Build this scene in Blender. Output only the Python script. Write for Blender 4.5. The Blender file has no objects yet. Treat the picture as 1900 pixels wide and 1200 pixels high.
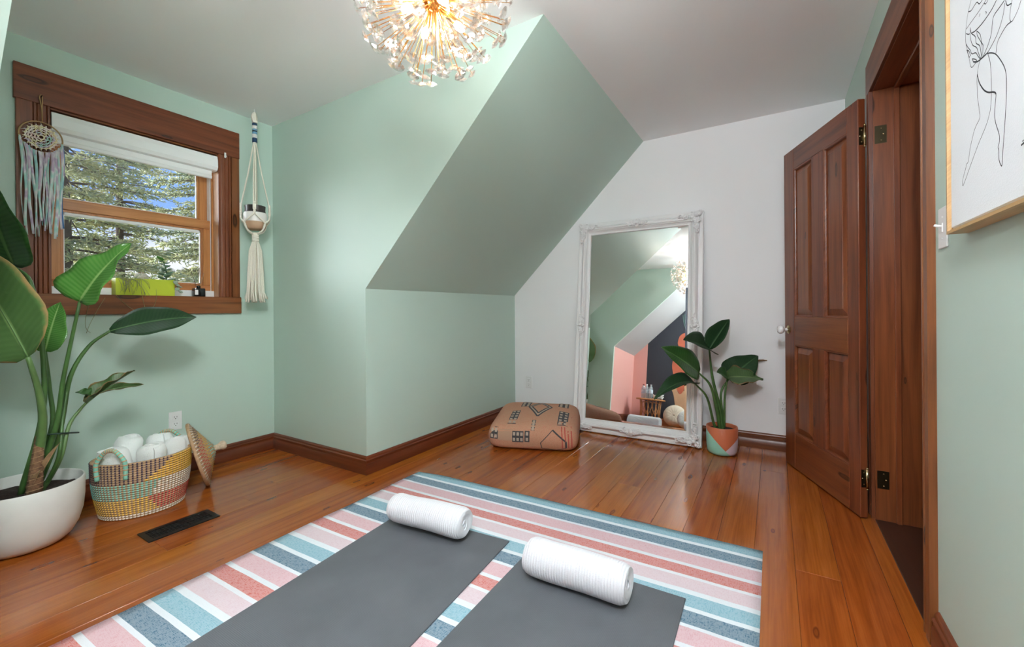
import bpy, bmesh, math, random
import numpy as np
from mathutils import Vector, Matrix

random.seed(7)
rng = np.random.default_rng(7)
SC = bpy.context.scene
COL = SC.collection
PI = math.pi

# ------------------------------------------------------------------ camera
F_PX, YAW, ROLL, Y0 = 791.71, 1.0203, -0.0075, 574.9
CAM = Vector((-1.7874, -2.1669, 1.0144))
fwd = Vector((math.sin(YAW), math.cos(YAW), 0))
rgt0 = Vector((math.cos(YAW), -math.sin(YAW), 0))
upv0 = Vector((0, 0, 1))
rgt = rgt0 * math.cos(ROLL) + upv0 * math.sin(ROLL)
upv = -rgt0 * math.sin(ROLL) + upv0 * math.cos(ROLL)
cam_data = bpy.data.cameras.new('camera')
cam_data.sensor_width = 36.0
cam_data.lens = 36.0 * F_PX / 1900.0
cam_data.shift_y = -(600 - Y0) / 1900.0
cam_data.clip_start = 0.05
cam = bpy.data.objects.new('camera', cam_data)
COL.objects.link(cam)
m = Matrix.Identity(4)
for i in range(3):
    m[i][0], m[i][1], m[i][2], m[i][3] = rgt[i], upv[i], -fwd[i], CAM[i]
cam.matrix_world = m
SC.camera = cam

# ------------------------------------------------------------------ view
SC.view_settings.view_transform = 'Standard'
SC.view_settings.look = 'None'
SC.view_settings.gamma = 1.0
SC.view_settings.use_curve_mapping = False
SC.view_settings.exposure = 1.78
SC.cycles.max_bounces = 14
SC.cycles.diffuse_bounces = 10
SC.cycles.glossy_bounces = 5
SC.cycles.transmission_bounces = 8
SC.cycles.transparent_max_bounces = 16
SC.cycles.sample_clamp_indirect = 6.0
SC.cycles.caustics_reflective = False
SC.cycles.caustics_refractive = False
SC.cycles.use_denoising = True

BULB_STRENGTH = 135.0
FILL_STRENGTH = 31.0
FILL_COLOR = (0.93, 0.97, 1.0)
BULB_COLOR = (1.0, 0.96, 0.92)

# ------------------------------------------------------------------ world: blue sky, white haze and clouds low down
wd = bpy.data.worlds.new('sky')
SC.world = wd
wd.use_nodes = True
wn, wl = wd.node_tree.nodes, wd.node_tree.links
wn.clear()
w_out = wn.new('ShaderNodeOutputWorld')
w_bg = wn.new('ShaderNodeBackground')
w_tc = wn.new('ShaderNodeTexCoord')
w_sep = wn.new('ShaderNodeSeparateXYZ')
w_map = wn.new('ShaderNodeMapping')
w_map.inputs['Scale'].default_value = (3.0, 3.0, 9.0)
w_noise = wn.new('ShaderNodeTexNoise')
w_noise.inputs['Scale'].default_value = 1.6
w_noise.inputs['Detail'].default_value = 5
w_ma = wn.new('ShaderNodeMath'); w_ma.operation = 'MULTIPLY_ADD'
w_ma.inputs[1].default_value = 0.16; w_ma.inputs[2].default_value = -0.08
w_add = wn.new('ShaderNodeMath'); w_add.operation = 'ADD'
w_ramp = wn.new('ShaderNodeValToRGB')
e = w_ramp.color_ramp.elements
e[0].position = 0.10; e[0].color = (0.90, 0.93, 1.0, 1)
e[1].position = 0.20; e[1].color = (0.26, 0.46, 0.95, 1)
e2 = e.new(0.7); e2.color = (0.20, 0.38, 0.85, 1)
w_bg.inputs['Strength'].default_value = 0.34
wl.new(w_tc.outputs['Generated'], w_sep.inputs[0])
wl.new(w_tc.outputs['Generated'], w_map.inputs['Vector'])
wl.new(w_map.outputs[0], w_noise.inputs['Vector'])
wl.new(w_noise.outputs['Fac'], w_ma.inputs[0])
wl.new(w_sep.outputs['Z'], w_add.inputs[0])
wl.new(w_ma.outputs[0], w_add.inputs[1])
wl.new(w_add.outputs[0], w_ramp.inputs['Fac'])
wl.new(w_ramp.outputs['Color'], w_bg.inputs['Color'])
wl.new(w_bg.outputs[0], w_out.inputs['Surface'])

# ------------------------------------------------------------------ sun behind thin cloud: wide soft daylight coming in through the window
sun_d = bpy.data.lights.new('sun', 'SUN')
sun_d.energy = 8.5
sun_d.angle = math.radians(120)
sun_d.color = (0.93, 0.97, 1.0)
sun = bpy.data.objects.new('sun', sun_d)
COL.objects.link(sun)
sun.rotation_euler = Vector((0.45, -1.0, -0.5)).to_track_quat('-Z', 'Y').to_euler()

# ------------------------------------------------------------------ helpers
ORG = {}

def on(u, v, ax, val):
    """the point of the photograph's pixel (u, v) on the plane x, y or z = val"""
    r = (u - 950) / F_PX; w = (Y0 - v) / F_PX
    d = fwd + rgt * r + upv * w
    t = (val - CAM[ax]) / d[ax]
    return CAM + d * t

def at(u, v, dep):
    r = (u - 950) / F_PX; w = (Y0 - v) / F_PX
    return CAM + (fwd + rgt * r + upv * w) * dep

def tag(o, label=None, cat=None, group=None, kind=None):
    if label: o['label'] = label
    if cat: o['category'] = cat
    if group: o['group'] = group
    if kind: o['kind'] = kind
    return o

def thing(name, label, cat, loc=(0, 0, 0), group=None, rotz=0.0):
    o = bpy.data.objects.new(name, None)
    o.empty_display_size = 0.05
    o.location = loc
    o.rotation_euler = (0, 0, rotz)
    COL.objects.link(o)
    ORG[o] = Vector(loc)
    return tag(o, label, cat, group)

def link(name, me, mat=None, parent=None, loc=None):
    """mesh in world coordinates (or local, with loc) as an object; a child's mesh is moved into its parent's frame"""
    o = bpy.data.objects.new(name, me)
    COL.objects.link(o)
    if mat is not None:
        me.materials.append(mat)
    if parent is not None:
        o.parent = parent
        org = ORG.get(parent, Vector((0, 0, 0)))
        if loc is not None:
            o.location = Vector(loc) - org
            ORG[o] = Vector(loc)
        else:
            me.transform(Matrix.Translation(-org))
            ORG[o] = org.copy()
    else:
        if loc is not None:
            o.location = loc
            ORG[o] = Vector(loc)
        else:
            ORG[o] = Vector((0, 0, 0))
    return o

def recenter(o, loc):
    """give a top-level mesh its origin at loc"""
    o.data.transform(Matrix.Translation(-Vector(loc)))
    o.location = loc
    ORG[o] = Vector(loc)
    return o

def bm_obj(name, bm, mat=None, parent=None, smooth=False, loc=None):
    bmesh.ops.recalc_face_normals(bm, faces=bm.faces)
    me = bpy.data.meshes.new(name)
    bm.to_mesh(me); bm.free()
    if smooth:
        me.polygons.foreach_set('use_smooth', [True] * len(me.polygons))
        if smooth != 'all':
            try:
                me.set_sharp_from_angle(angle=math.radians(40))
            except Exception:
                pass
    return link(name, me, mat, parent, loc)

def raw_obj(name, verts, faces, mat=None, parent=None, smooth=False, loc=None, uvs=None):
    me = bpy.data.meshes.new(name)
    me.from_pydata([tuple(v) for v in verts], [], faces)
    if uvs is not None:
        uvl = me.uv_layers.new(name='uv')
        for p in me.polygons:
            for li in p.loop_indices:
                uvl.data[li].uv = uvs[me.loops[li].vertex_index]
    if smooth:
        me.polygons.foreach_set('use_smooth', [True] * len(me.polygons))
    me.update()
    return link(name, me, mat, parent, loc)

def box(bm, lo, hi, bevel=0.0, seg=1):
    lo, hi = Vector(lo), Vector(hi)
    r = bmesh.ops.create_cube(bm, size=1.0)
    vs = r['verts']
    for v in vs:
        v.co = Vector((lo[i] + (v.co[i] + 0.5) * (hi[i] - lo[i]) for i in range(3)))
    if bevel > 0:
        es = list({e for v in vs for e in v.link_edges})
        bmesh.ops.bevel(bm, geom=es, offset=bevel, segments=seg, profile=0.5, affect='EDGES')
    return bm

def mkbox(name, lo, hi, mat, parent=None, bevel=0.0, seg=1, smooth=False):
    bm = bmesh.new(); box(bm, lo, hi, bevel, seg)
    return bm_obj(name, bm, mat, parent, smooth)

def prism(bm, poly, axis, a, b):
    """extrude a 2-D polygon (the two other axes, in xyz order) from a to b along axis"""
    def P(p, t):
        l = list(p); l.insert(axis, t); return l
    va = [bm.verts.new(P(p, a)) for p in poly]
    vb = [bm.verts.new(P(p, b)) for p in poly]
    n = len(poly)
    bm.faces.new(va); bm.faces.new(vb[::-1])
    for i in range(n):
        bm.faces.new((va[i], vb[i], vb[(i + 1) % n], va[(i + 1) % n]))

def sweep(bm, profile, A, B, nrm, up=(0, 0, 1), sA=0, sB=0):
    """profile points (d along nrm, h along up) swept from A to B; sA, sB mitre the ends (+1 inside corner, -1 outside)"""
    A, B, nrm, up = Vector(A), Vector(B), Vector(nrm), Vector(up)
    t = (B - A).normalized()
    va = [bm.verts.new(A + nrm * d + up * h + t * (d * sA)) for d, h in profile]
    vb = [bm.verts.new(B + nrm * d + up * h - t * (d * sB)) for d, h in profile]
    n = len(profile)
    bm.faces.new(va); bm.faces.new(vb[::-1])
    for i in range(n):
        bm.faces.new((va[i], vb[i], vb[(i + 1) % n], va[(i + 1) % n]))

def frame_at(t):
    t = t.normalized()
    a = Vector((0, 0, 1)) if abs(t.z) < 0.9 else Vector((1, 0, 0))
    s = t.cross(a).normalized()
    return s, s.cross(t).normalized()

def tube(bm, pts, rad, n=6, closed=False, cap=True, flat=1.0):
    pts = [Vector(p) for p in pts]
    m = len(pts)
    if not hasattr(rad, '__len__'):
        rad = [rad] * m
    rings = []
    s_prev = None
    for i, p in enumerate(pts):
        if closed:
            t = pts[(i + 1) % m] - pts[i - 1]
        else:
            t = pts[min(i + 1, m - 1)] - pts[max(i - 1, 0)]
        if t.length < 1e-9: t = Vector((0, 0, 1))
        t.normalize()
        if s_prev is None:
            s, u = frame_at(t)
        else:
            s = (s_prev - t * s_prev.dot(t))
            s = s.normalized() if s.length > 1e-6 else frame_at(t)[0]
            u = s.cross(t).normalized()
        s_prev = s
        rings.append([bm.verts.new(p + (s * math.cos(2 * PI * k / n) + u * (math.sin(2 * PI * k / n) * flat)) * rad[i]) for k in range(n)])
    rr = m if closed else m - 1
    for i in range(rr):
        a, b = rings[i], rings[(i + 1) % m]
        for k in range(n):
            bm.faces.new((a[k], a[(k + 1) % n], b[(k + 1) % n], b[k]))
    if cap and not closed:
        bm.faces.new(rings[0][::-1]); bm.faces.new(rings[-1])

def mktube(name, pts, rad, mat, parent=None, n=6, closed=False, smooth=True, flat=1.0):
    bm = bmesh.new(); tube(bm, pts, rad, n, closed, True, flat)
    return bm_obj(name, bm, mat, parent, 'all' if smooth else False)

def lathe(bm, prof, n=32, c=(0, 0, 0), sx=1.0, sy=1.0, a0=0.0):
    """profile (r, z) turned about the vertical through c"""
    c = Vector(c)
    rings = []
    for r, z in prof:
        if r < 1e-6:
            rings.append([bm.verts.new(c + Vector((0, 0, z)))])
        else:
            rings.append([bm.verts.new(c + Vector((r * sx * math.cos(a0 + 2 * PI * k / n), r * sy * math.sin(a0 + 2 * PI * k / n), z))) for k in range(n)])
    for a, b in zip(rings[:-1], rings[1:]):
        if len(a) == 1 and len(b) == 1: continue
        for k in range(n):
            k2 = (k + 1) % n
            if len(a) == 1: bm.faces.new((a[0], b[k], b[k2]))
            elif len(b) == 1: bm.faces.new((a[k], b[0], a[k2]))
            else: bm.faces.new((a[k], b[k], b[k2], a[k2]))

def mklathe(name, prof, mat, parent=None, n=32, c=(0, 0, 0), sx=1, sy=1, smooth=True, loc=None):
    bm = bmesh.new(); lathe(bm, prof, n, c, sx, sy)
    return bm_obj(name, bm, mat, parent, smooth, loc)

def ball(bm, c, r, n=8, m_=6, sc=(1, 1, 1)):
    ret = bmesh.ops.create_uvsphere(bm, u_segments=n, v_segments=m_, radius=1.0)
    for v in ret['verts']:
        v.co = Vector(c) + Vector((v.co.x * r * sc[0], v.co.y * r * sc[1], v.co.z * r * sc[2]))

def bez(p0, p1, p2, n=10):
    p0, p1, p2 = Vector(p0), Vector(p1), Vector(p2)
    return [p0 * (1 - t) ** 2 + p1 * (2 * t * (1 - t)) + p2 * t * t for t in [i / n for i in range(n + 1)]]

def spline(pts, n=6):
    """Catmull-Rom through the points"""
    P = [Vector(p) for p in pts]
    P = [P[0] * 2 - P[1]] + P + [P[-1] * 2 - P[-2]]
    out = []
    for i in range(1, len(P) - 2):
        for k in range(n):
            t = k / n
            a, b, c, d = P[i - 1], P[i], P[i + 1], P[i + 2]
            out.append(0.5 * ((2 * b) + (c - a) * t + (2 * a - 5 * b + 4 * c - d) * t * t + (3 * b - a - 3 * c + d) * t ** 3))
    out.append(P[-2])
    return out

# ------------------------------------------------------------------ materials
def srgb(r, g, b):
    f = lambda c: (c / 255 / 12.92) if c / 255 <= 0.04045 else ((c / 255 + 0.055) / 1.055) ** 2.4
    return (f(r), f(g), f(b), 1.0)

class G:
    def __init__(s, name):
        s.mat = bpy.data.materials.new(name); s.mat.use_nodes = True
        s.n, s.l = s.mat.node_tree.nodes, s.mat.node_tree.links
        s.p = s.n['Principled BSDF']; s.out = s.n['Material Output']
    def node(s, t, ins=None, **kw):
        nd = s.n.new('ShaderNode' + t)
        for k, v in kw.items(): setattr(nd, k, v)
        for k, v in (ins or {}).items():
            if hasattr(v, 'bl_rna') and hasattr(v, 'links'): s.l.new(v, nd.inputs[k])
            else: nd.inputs[k].default_value = v
        return nd
    def math(s, op, a, b=0.0, c=0.0):
        return s.node('Math', {0: a, 1: b, 2: c}, operation=op).outputs[0]
    def mix(s, f, a, b, mode='MIX'):
        nd = s.n.new('ShaderNodeMix'); nd.data_type = 'RGBA'; nd.blend_type = mode
        for i, v in ((0, f), (6, a), (7, b)):
            if hasattr(v, 'links'): s.l.new(v, nd.inputs[i])
            else: nd.inputs[i].default_value = v
        return nd.outputs[2]
    def ramp(s, f, stops, interp='LINEAR'):
        nd = s.n.new('ShaderNodeValToRGB'); cr = nd.color_ramp; cr.interpolation = interp
        while len(cr.elements) < len(stops): cr.elements.new(0.5)
        for el, (p, c) in zip(cr.elements, stops):
            el.position = p; el.color = c if len(c) == 4 else (*c, 1)
        s.l.new(f, nd.inputs[0])
        return nd.outputs[0]
    def set(s, **kw):
        for k, v in kw.items():
            k = k.replace('_', ' ')
            if hasattr(v, 'links'): s.l.new(v, s.p.inputs[k])
            else: s.p.inputs[k].default_value = v
        return s.mat
    def bump(s, h, strength=0.3, dist=0.01):
        b = s.node('Bump', {'Height': h, 'Strength': strength, 'Distance': dist})
        s.l.new(b.outputs[0], s.p.inputs['Normal'])

def plain(name, col, rough=0.5, metal=0.0, noise=0.0, nscale=30, bump=0.0, **kw):
    g = G(name)
    if noise or bump:
        tc = g.node('TexCoord')
        nz = g.node('TexNoise', {'Vector': tc.outputs['Object'], 'Scale': nscale, 'Detail': 4.0})
        if noise:
            lo = tuple(c * (1 - noise) for c in col[:3]) + (1,)
            hi = tuple(min(1, c * (1 + noise)) for c in col[:3]) + (1,)
            g.set(Base_Color=g.ramp(nz.outputs[0], [(0.3, lo), (0.7, hi)]))
        if bump: g.bump(nz.outputs[0], bump, 0.004)
    if not noise: g.set(Base_Color=col)
    g.set(Roughness=rough, Metallic=metal, **kw)
    return g.mat

def wood(name, dark, mid, light, axis=0, rough=0.35, knots=0.35, kcol=(30, 14, 8), coat=0.0, vary=0.25, kx=1.7, ky=7.0, gscale=1.0):
    g = G(name)
    tc = g.node('TexCoord'); oi = g.node('ObjectInfo')
    sep = g.node('SeparateXYZ', {0: tc.outputs['Object']})
    o = [sep.outputs[i] for i in range(3)]
    al = o[axis]; ac = g.math('ADD', o[(axis + 1) % 3], o[(axis + 2) % 3])
    rnd = oi.outputs['Random']
    al = g.math('MULTIPLY_ADD', rnd, 37.0, al)
    ac = g.math('MULTIPLY_ADD', rnd, 91.0, ac)
    v1 = g.node('CombineXYZ', {0: g.math('MULTIPLY', al, 0.9 * gscale), 1: g.math('MULTIPLY', ac, 16.0 * gscale)})
    nz = g.node('TexNoise', {'Vector': v1.outputs[0], 'Scale': 1.6, 'Detail': 6.0, 'Roughness': 0.6, 'Distortion': 0.5})
    v1b = g.node('CombineXYZ', {0: g.math('MULTIPLY', al, 2.0), 1: g.math('MULTIPLY', ac, 120.0)})
    nf = g.node('TexNoise', {'Vector': v1b.outputs[0], 'Scale': 1.5, 'Detail': 3.0})
    col = g.ramp(nz.outputs[0], [(0.28, srgb(*dark)), (0.5, srgb(*mid)), (0.75, srgb(*light))])
    col = g.mix(0.35, col, g.ramp(nf.outputs[0], [(0.3, (0.55, 0.5, 0.45)), (0.7, (1.15, 1.12, 1.1))]), 'MULTIPLY')
    bright = g.math('MULTIPLY_ADD', rnd, 2 * vary, 1.0 - vary)
    hsv = g.node('HueSaturation', {'Value': bright, 'Color': col, 'Hue': g.math('MULTIPLY_ADD', rnd, 0.012, 0.494)})
    col = hsv.outputs[0]
    if knots > 0:
        v2 = g.node('CombineXYZ', {0: g.math('MULTIPLY', al, kx), 1: g.math('MULTIPLY', ac, ky)})
        wob = g.node('TexNoise', {'Vector': v2.outputs[0], 'Scale': 3.0})
        v3 = g.node('VectorMath', {0: v2.outputs[0], 1: g.node('VectorMath', {0: wob.outputs[1], 'Scale': 0.10}, operation='SCALE').outputs[0]}, operation='ADD')
        vo = g.node('TexVoronoi', {'Vector': v3.outputs[0], 'Scale': 1.0, 'Randomness': 0.9}, voronoi_dimensions='2D')
        keep = g.math('GREATER_THAN', g.node('SeparateXYZ', {0: vo.outputs['Color']}).outputs[0], 1 - knots)
        size = g.math('MULTIPLY_ADD', g.node('SeparateXYZ', {0: vo.outputs['Color']}).outputs[1], 0.07, 0.03)
        k = g.math('DIVIDE', vo.outputs['Distance'], size)
        f = g.ramp(k, [(0.0, (.55, .55, .55)), (0.45, (.62, .62, .62)), (0.60, (1, 1, 1)), (0.80, (.8, .8, .8)), (1.0, (0, 0, 0))])
        col = g.mix(g.math('MULTIPLY', g.math('MULTIPLY', f, keep), 0.88), col, srgb(*kcol))
    g.set(Base_Color=col, Roughness=rough, Coat_Weight=coat, Coat_Roughness=0.12)
    g.bump(nf.outputs[0], 0.06, 0.002)
    return g.mat

M = {}
def paint(name, col, rough=0.5):
    g = G(name)
    tc = g.node('TexCoord')
    nz = g.node('TexNoise', {'Vector': tc.outputs['Object'], 'Scale': 160.0, 'Detail': 3.0})
    g.set(Base_Color=srgb(*col), Roughness=rough)
    g.bump(nz.outputs[0], 0.05, 0.002)
    return g.mat
M['green'] = paint('mint green wall paint', (188, 208, 197), 0.5)
M['white_wall'] = paint('white wall paint', (242, 242, 244), 0.6)
M['ceiling'] = paint('white ceiling paint', (247, 247, 249), 0.8)
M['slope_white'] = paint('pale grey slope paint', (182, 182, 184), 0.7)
M['pink'] = paint('coral pink wall paint', (216, 160, 152), 0.6)
M['navy'] = paint('charcoal navy wall paint', (44, 47, 56), 0.6)
M['floor'] = wood('varnished orange pine', (136, 66, 18), (160, 84, 27), (176, 98, 38), 0, 0.17, 0.42, (98, 40, 14), coat=0.25, vary=0.11, kx=2.4, ky=7.5)
for ax, nm in ((0, 'x'), (1, 'y'), (2, 'z')):
    M['trim_' + nm] = wood('brown stained pine ' + nm, (86, 45, 24), (122, 68, 37), (142, 86, 49), ax, 0.36, 0.5, (38, 20, 13), vary=0.10, kx=1.5, ky=5.5)
    M['door_' + nm] = wood('dark stained pine ' + nm, (88, 43, 22), (122, 65, 35), (140, 80, 45), ax, 0.30, 0.5, (36, 18, 11), vary=0.14, kx=1.6, ky=6)
    M['base_' + nm] = wood('red brown baseboard ' + nm, (80, 38, 19), (106, 53, 27), (124, 66, 35), ax, 0.3, 0.1, (34, 15, 8), vary=0.08)
    M['sash_' + nm] = wood('golden window sash wood ' + nm, (150, 92, 50), (178, 116, 68), (196, 134, 84), ax, 0.35, 0.06, (90, 46, 20), vary=0.06)
M['pale_wood'] = wood('pale jamb wood', (176, 130, 88), (204, 160, 116), (218, 178, 134), 2, 0.4, 0.05, vary=0.04)
M['dark_sill'] = wood('dark threshold wood', (42, 20, 12), (58, 29, 18), (70, 38, 24), 0, 0.4, 0.2, vary=0.05)
M['white_plastic'] = plain('white plastic', srgb(232, 232, 232), 0.35)
M['white_matte'] = plain('white matte', srgb(236, 236, 236), 0.7)
M['black_metal'] = plain('black metal', srgb(22, 23, 25), 0.35, 0.3)
M['brass'] = plain('brass', srgb(214, 160, 92), 0.25, 1.0)
M['antique_brass'] = plain('dark antique brass', srgb(70, 62, 44), 0.3, 0.9)
M['bright_brass'] = plain('pale brass', srgb(206, 186, 140), 0.2, 1.0)
M['porcelain'] = plain('white porcelain', srgb(240, 240, 242), 0.12)

# ================================================================== THE ROOM
H, K, R_, D, XG, B, XL, XF = 2.4, 1.1534, 1.2555, 1.0247, 1.794, -2.579, -1.54, -2.72
st = lambda o: tag(o, kind='structure')

# ---- floor: slab and pine boards running along the eaves
fl = st(mkbox('floor', (XF - .1, -3.9, -.14), (XG + .1, D + .12, -.021), M['dark_sill']))
BW = 0.142
plank_mesh = {}
y = D + .01
row = 0
rr = random.Random(11)
while y > B - .02:
    y1 = max(y - BW, B - .015)
    x = XF - rr.random() * 1.5
    while x < XG:
        L = rr.choice((1.6, 2.2, 2.8, 3.4))
        xa, xb = max(x, XF), min(x + L, XG)
        x += L
        if xb - xa < .05: continue
        cut = [(xa, xb)]
        if y - BW / 2 > 0:                       # boards of the alcove stop at the dormer cheeks
            cut = [(max(xa, XL), min(xb, 0))]
        for ca, cb in cut:
            if cb - ca < .05: continue
            c = Vector(((ca + cb) / 2, (y + y1) / 2, 0))
            bm = bmesh.new()
            box(bm, (ca - c.x + .0003, y1 - c.y + .0004, -.02), (cb - c.x - .0003, y - c.y - .0004, 0), .0008)
            bm_obj('floor_plank', bm, M['floor'], fl, loc=c)
    y = y1
    row += 1
    if y <= B - .014: break

# ---- ceiling and roof slopes
st(mkbox('ceiling', (XF - .1, B - .22, H), (XG + .1, D + .15, H + .1), M['ceiling']))
def slope(name, xa, xb, mat):
    bm = bmesh.new()
    prism(bm, [(0, K), (-R_, H), (-R_, H + .12), (.12, K + .12), (.12, K)], 0, xa, xb)
    return st(bm_obj(name, bm, mat))
CT = .1
slope('ceiling_slope_right', CT, XG + .1, M['green'])
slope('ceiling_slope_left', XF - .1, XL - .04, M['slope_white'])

# ---- walls
def cheek(name, xa, xb):
    bm = bmesh.new()
    prism(bm, [(D + .1, 0), (0, 0), (0, K), (-R_, H), (-R_, H + .05), (D + .1, H + .05)], 0, xa, xb)
    return st(bm_obj(name, bm, M['green']))
cheek('wall_dormer_right', 0, CT)
cheek('wall_dormer_left', XL - .04, XL)
st(mkbox('wall_knee_right', (CT, 0, -.02), (XG + .1, .1, K + .02), M['green']))
st(mkbox('wall_knee_left', (XF - .1, 0, -.02), (XL - .04, .1, K + .02), M['pink']))
st(mkbox('wall_gable_right', (XG, B - .2, -.02), (XG + .1, .1, H + .1), M['white_wall']))
st(mkbox('wall_gable_left', (XF - .1, B - .2, -.02), (XF, -.235, H + .1), M['navy']))
st(mkbox('wall_gable_left_strip', (XF - .1, -.235, -.02), (XF, .1, H + .1), M['pink']))

WX0, WX1, WZ0, WZ1 = -1.152, -.370, 1.113, 2.072          # clear opening of the window
bm = bmesh.new()
for lo, hi in (((XL - .1, WX0 - .012), (-.02, H + .05)), ((WX1 + .012, .1), (-.02, H + .05))):
    box(bm, (lo[0], D, hi[0]), (lo[1], D + .17, hi[1]))
box(bm, (WX0 - .012, D, -.02), (WX1 + .012, D + .17, WZ0 - .03))
box(bm, (WX0 - .012, D, WZ1 + .012), (WX1 + .012, D + .17, H + .05))
st(bm_obj('wall_window', bm, M['green']))

DX0, DX1, DZ = .03, .852, 2.045                            # door opening
WT = .20
bm = bmesh.new()
box(bm, (XF - .1, B - WT, -.02), (DX0 - .015, B, H + .1))
box(bm, (DX1 + .015, B - WT, -.02), (XG + .1, B, H + .1))
box(bm, (DX0 - .015, B - WT, DZ + .015), (DX1 + .015, B, H + .1))
st(bm_obj('wall_door', bm, M['green']))
# unlit hall beyond the door
bm = bmesh.new()
box(bm, (-.9, -3.9, -.02), (1.9, -3.8, 2.5)); box(bm, (-1.0, -3.9, -.02), (-.9, B - WT, 2.5)); box(bm, (1.9, -3.9, -.02), (2.0, B - WT, 2.5))
box(bm, (-1.0, -3.9, 2.42), (2.0, B - WT, 2.52))
st(bm_obj('wall_hall', bm, M['white_wall']))

# ---- baseboards
BP = [(0, 0), (.019, 0), (.019, .062), (.0155, .067), (.0155, .076), (.018, .080), (.018, .087), (.012, .093), (.012, .100), (.008, .108), (.004, .1115), (0, .1115)]
def baseboard(name, A, B_, n, sA, sB, mat):
    bm = bmesh.new(); sweep(bm, BP, (*A, 0), (*B_, 0), (*n, 0), (0, 0, 1), sA, sB)
    return st(bm_obj(name, bm, mat, smooth=True))
baseboard('baseboard_window', (XL, D), (0, D), (0, -1), 1, 1, M['base_x'])
baseboard('baseboard_dormer_right', (0, D), (0, 0), (-1, 0), 1, -1, M['base_y'])
baseboard('baseboard_dormer_left', (XL, 0), (XL, D), (1, 0), -1, 1, M['base_y'])
baseboard('baseboard_knee_right', (0, 0), (XG, 0), (0, -1), -1, 1, M['base_x'])
baseboard('baseboard_gable_right', (XG, 0), (XG, B), (-1, 0), 1, 1, M['base_y'])
baseboard('baseboard_knee_left', (XF, 0), (XL, 0), (0, -1), 1, -1, M['base_x'])
baseboard('baseboard_gable_left', (XF, B), (XF, 0), (1, 0), 1, 1, M['base_y'])
baseboard('baseboard_door_far', (XG, B), (.95, B), (0, 1), 1, 0, M['base_x'])
baseboard('baseboard_door_near', (-.055, B), (XF, B), (0, 1), 0, 1, M['base_x'])

# ================================================================== WINDOW
win = bpy.data.objects.new('window_1', None); COL.objects.link(win)
WC = Vector(((WX0 + WX1) / 2, D, WZ0)); win.location = WC; ORG[win] = WC
tag(win, 'double-hung window in a wide brown pine surround on the green wall', kind='structure')
F = D - .02
# casing: wide head board, fluted inner strips with flat outer strips, stool board
mkbox('head_casing', (-1.279, F - .002, 2.08), (-.2405, D, 2.258), M['trim_x'], win, .002)
def flute(name, xa, xb, za, zb, s=1):
    """fluted casing strip: beads and grooves across x"""
    w = xb - xa
    pr = [(0, 0), (0, .011), (.06, .016), (.16, .016), (.20, .010), (.26, .013), (.46, .014), (.50, .009), (.55, .014), (.74, .015), (.78, .010), (.84, .017), (.96, .017), (1, .013), (1, 0)]
    bm = bmesh.new()
    vs = [(xa + (p if s > 0 else 1 - p) * w, D - d) for p, d in pr]
    prism(bm, vs, 2, za, zb)
    return bm_obj(name, bm, M['trim_z'], win)
flute('side_casing', -1.213, WX0, WZ0 + .004, 2.08, -1)
flute('side_casing', WX1, -.293, WZ0 + .004, 2.08, 1)
mkbox('outer_casing', (-1.272, F, WZ0 + .004), (-1.215, D, 2.08), M['trim_z'], win, .0015)
mkbox('outer_casing', (-.291, F, WZ0 + .004), (-.2425, D, 2.08), M['trim_z'], win, .0015)
mkbox('stool_board', (-1.277, F - .006, 1.006), (-.236, D, WZ0 + .004), M['trim_x'], win, .003)
# jamb liners
mkbox('sill_board', (WX0, D - .001, WZ0 - .02), (WX1, D + .165, WZ0 + .003), M['trim_x'], win)
mkbox('jamb', (WX0 - .012, D, WZ0), (WX0, D + .17, WZ1), M['trim_z'], win)
mkbox('jamb', (WX1, D, WZ0), (WX1 + .012, D + .17, WZ1), M['pale_wood'], win)
mkbox('jamb_head', (WX0 - .012, D, WZ1), (WX1 + .012, D + .17, WZ1 + .012), M['trim_x'], win)
mkbox('jamb_stop', (WX1 - .010, D + .062, WZ0), (WX1, D + .078, WZ1), M['sash_z'], win, .002)
mkbox('jamb_stop', (WX0, D + .062, WZ0), (WX0 + .010, D + .078, WZ1), M['sash_z'], win, .002)
mkbox('track', (WX1 - .012, D + .085, WZ0), (WX1, D + .16, WZ1), M['white_plastic'], win)
mkbox('track', (WX0, D + .085, WZ0), (WX0 + .012, D + .16, WZ1), M['white_plastic'], win)
mkbox('vinyl_sill', (WX0, D + .058, WZ0 + .003), (WX1, D + .16, WZ0 + .046), M['white_plastic'], win, .003)
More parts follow.
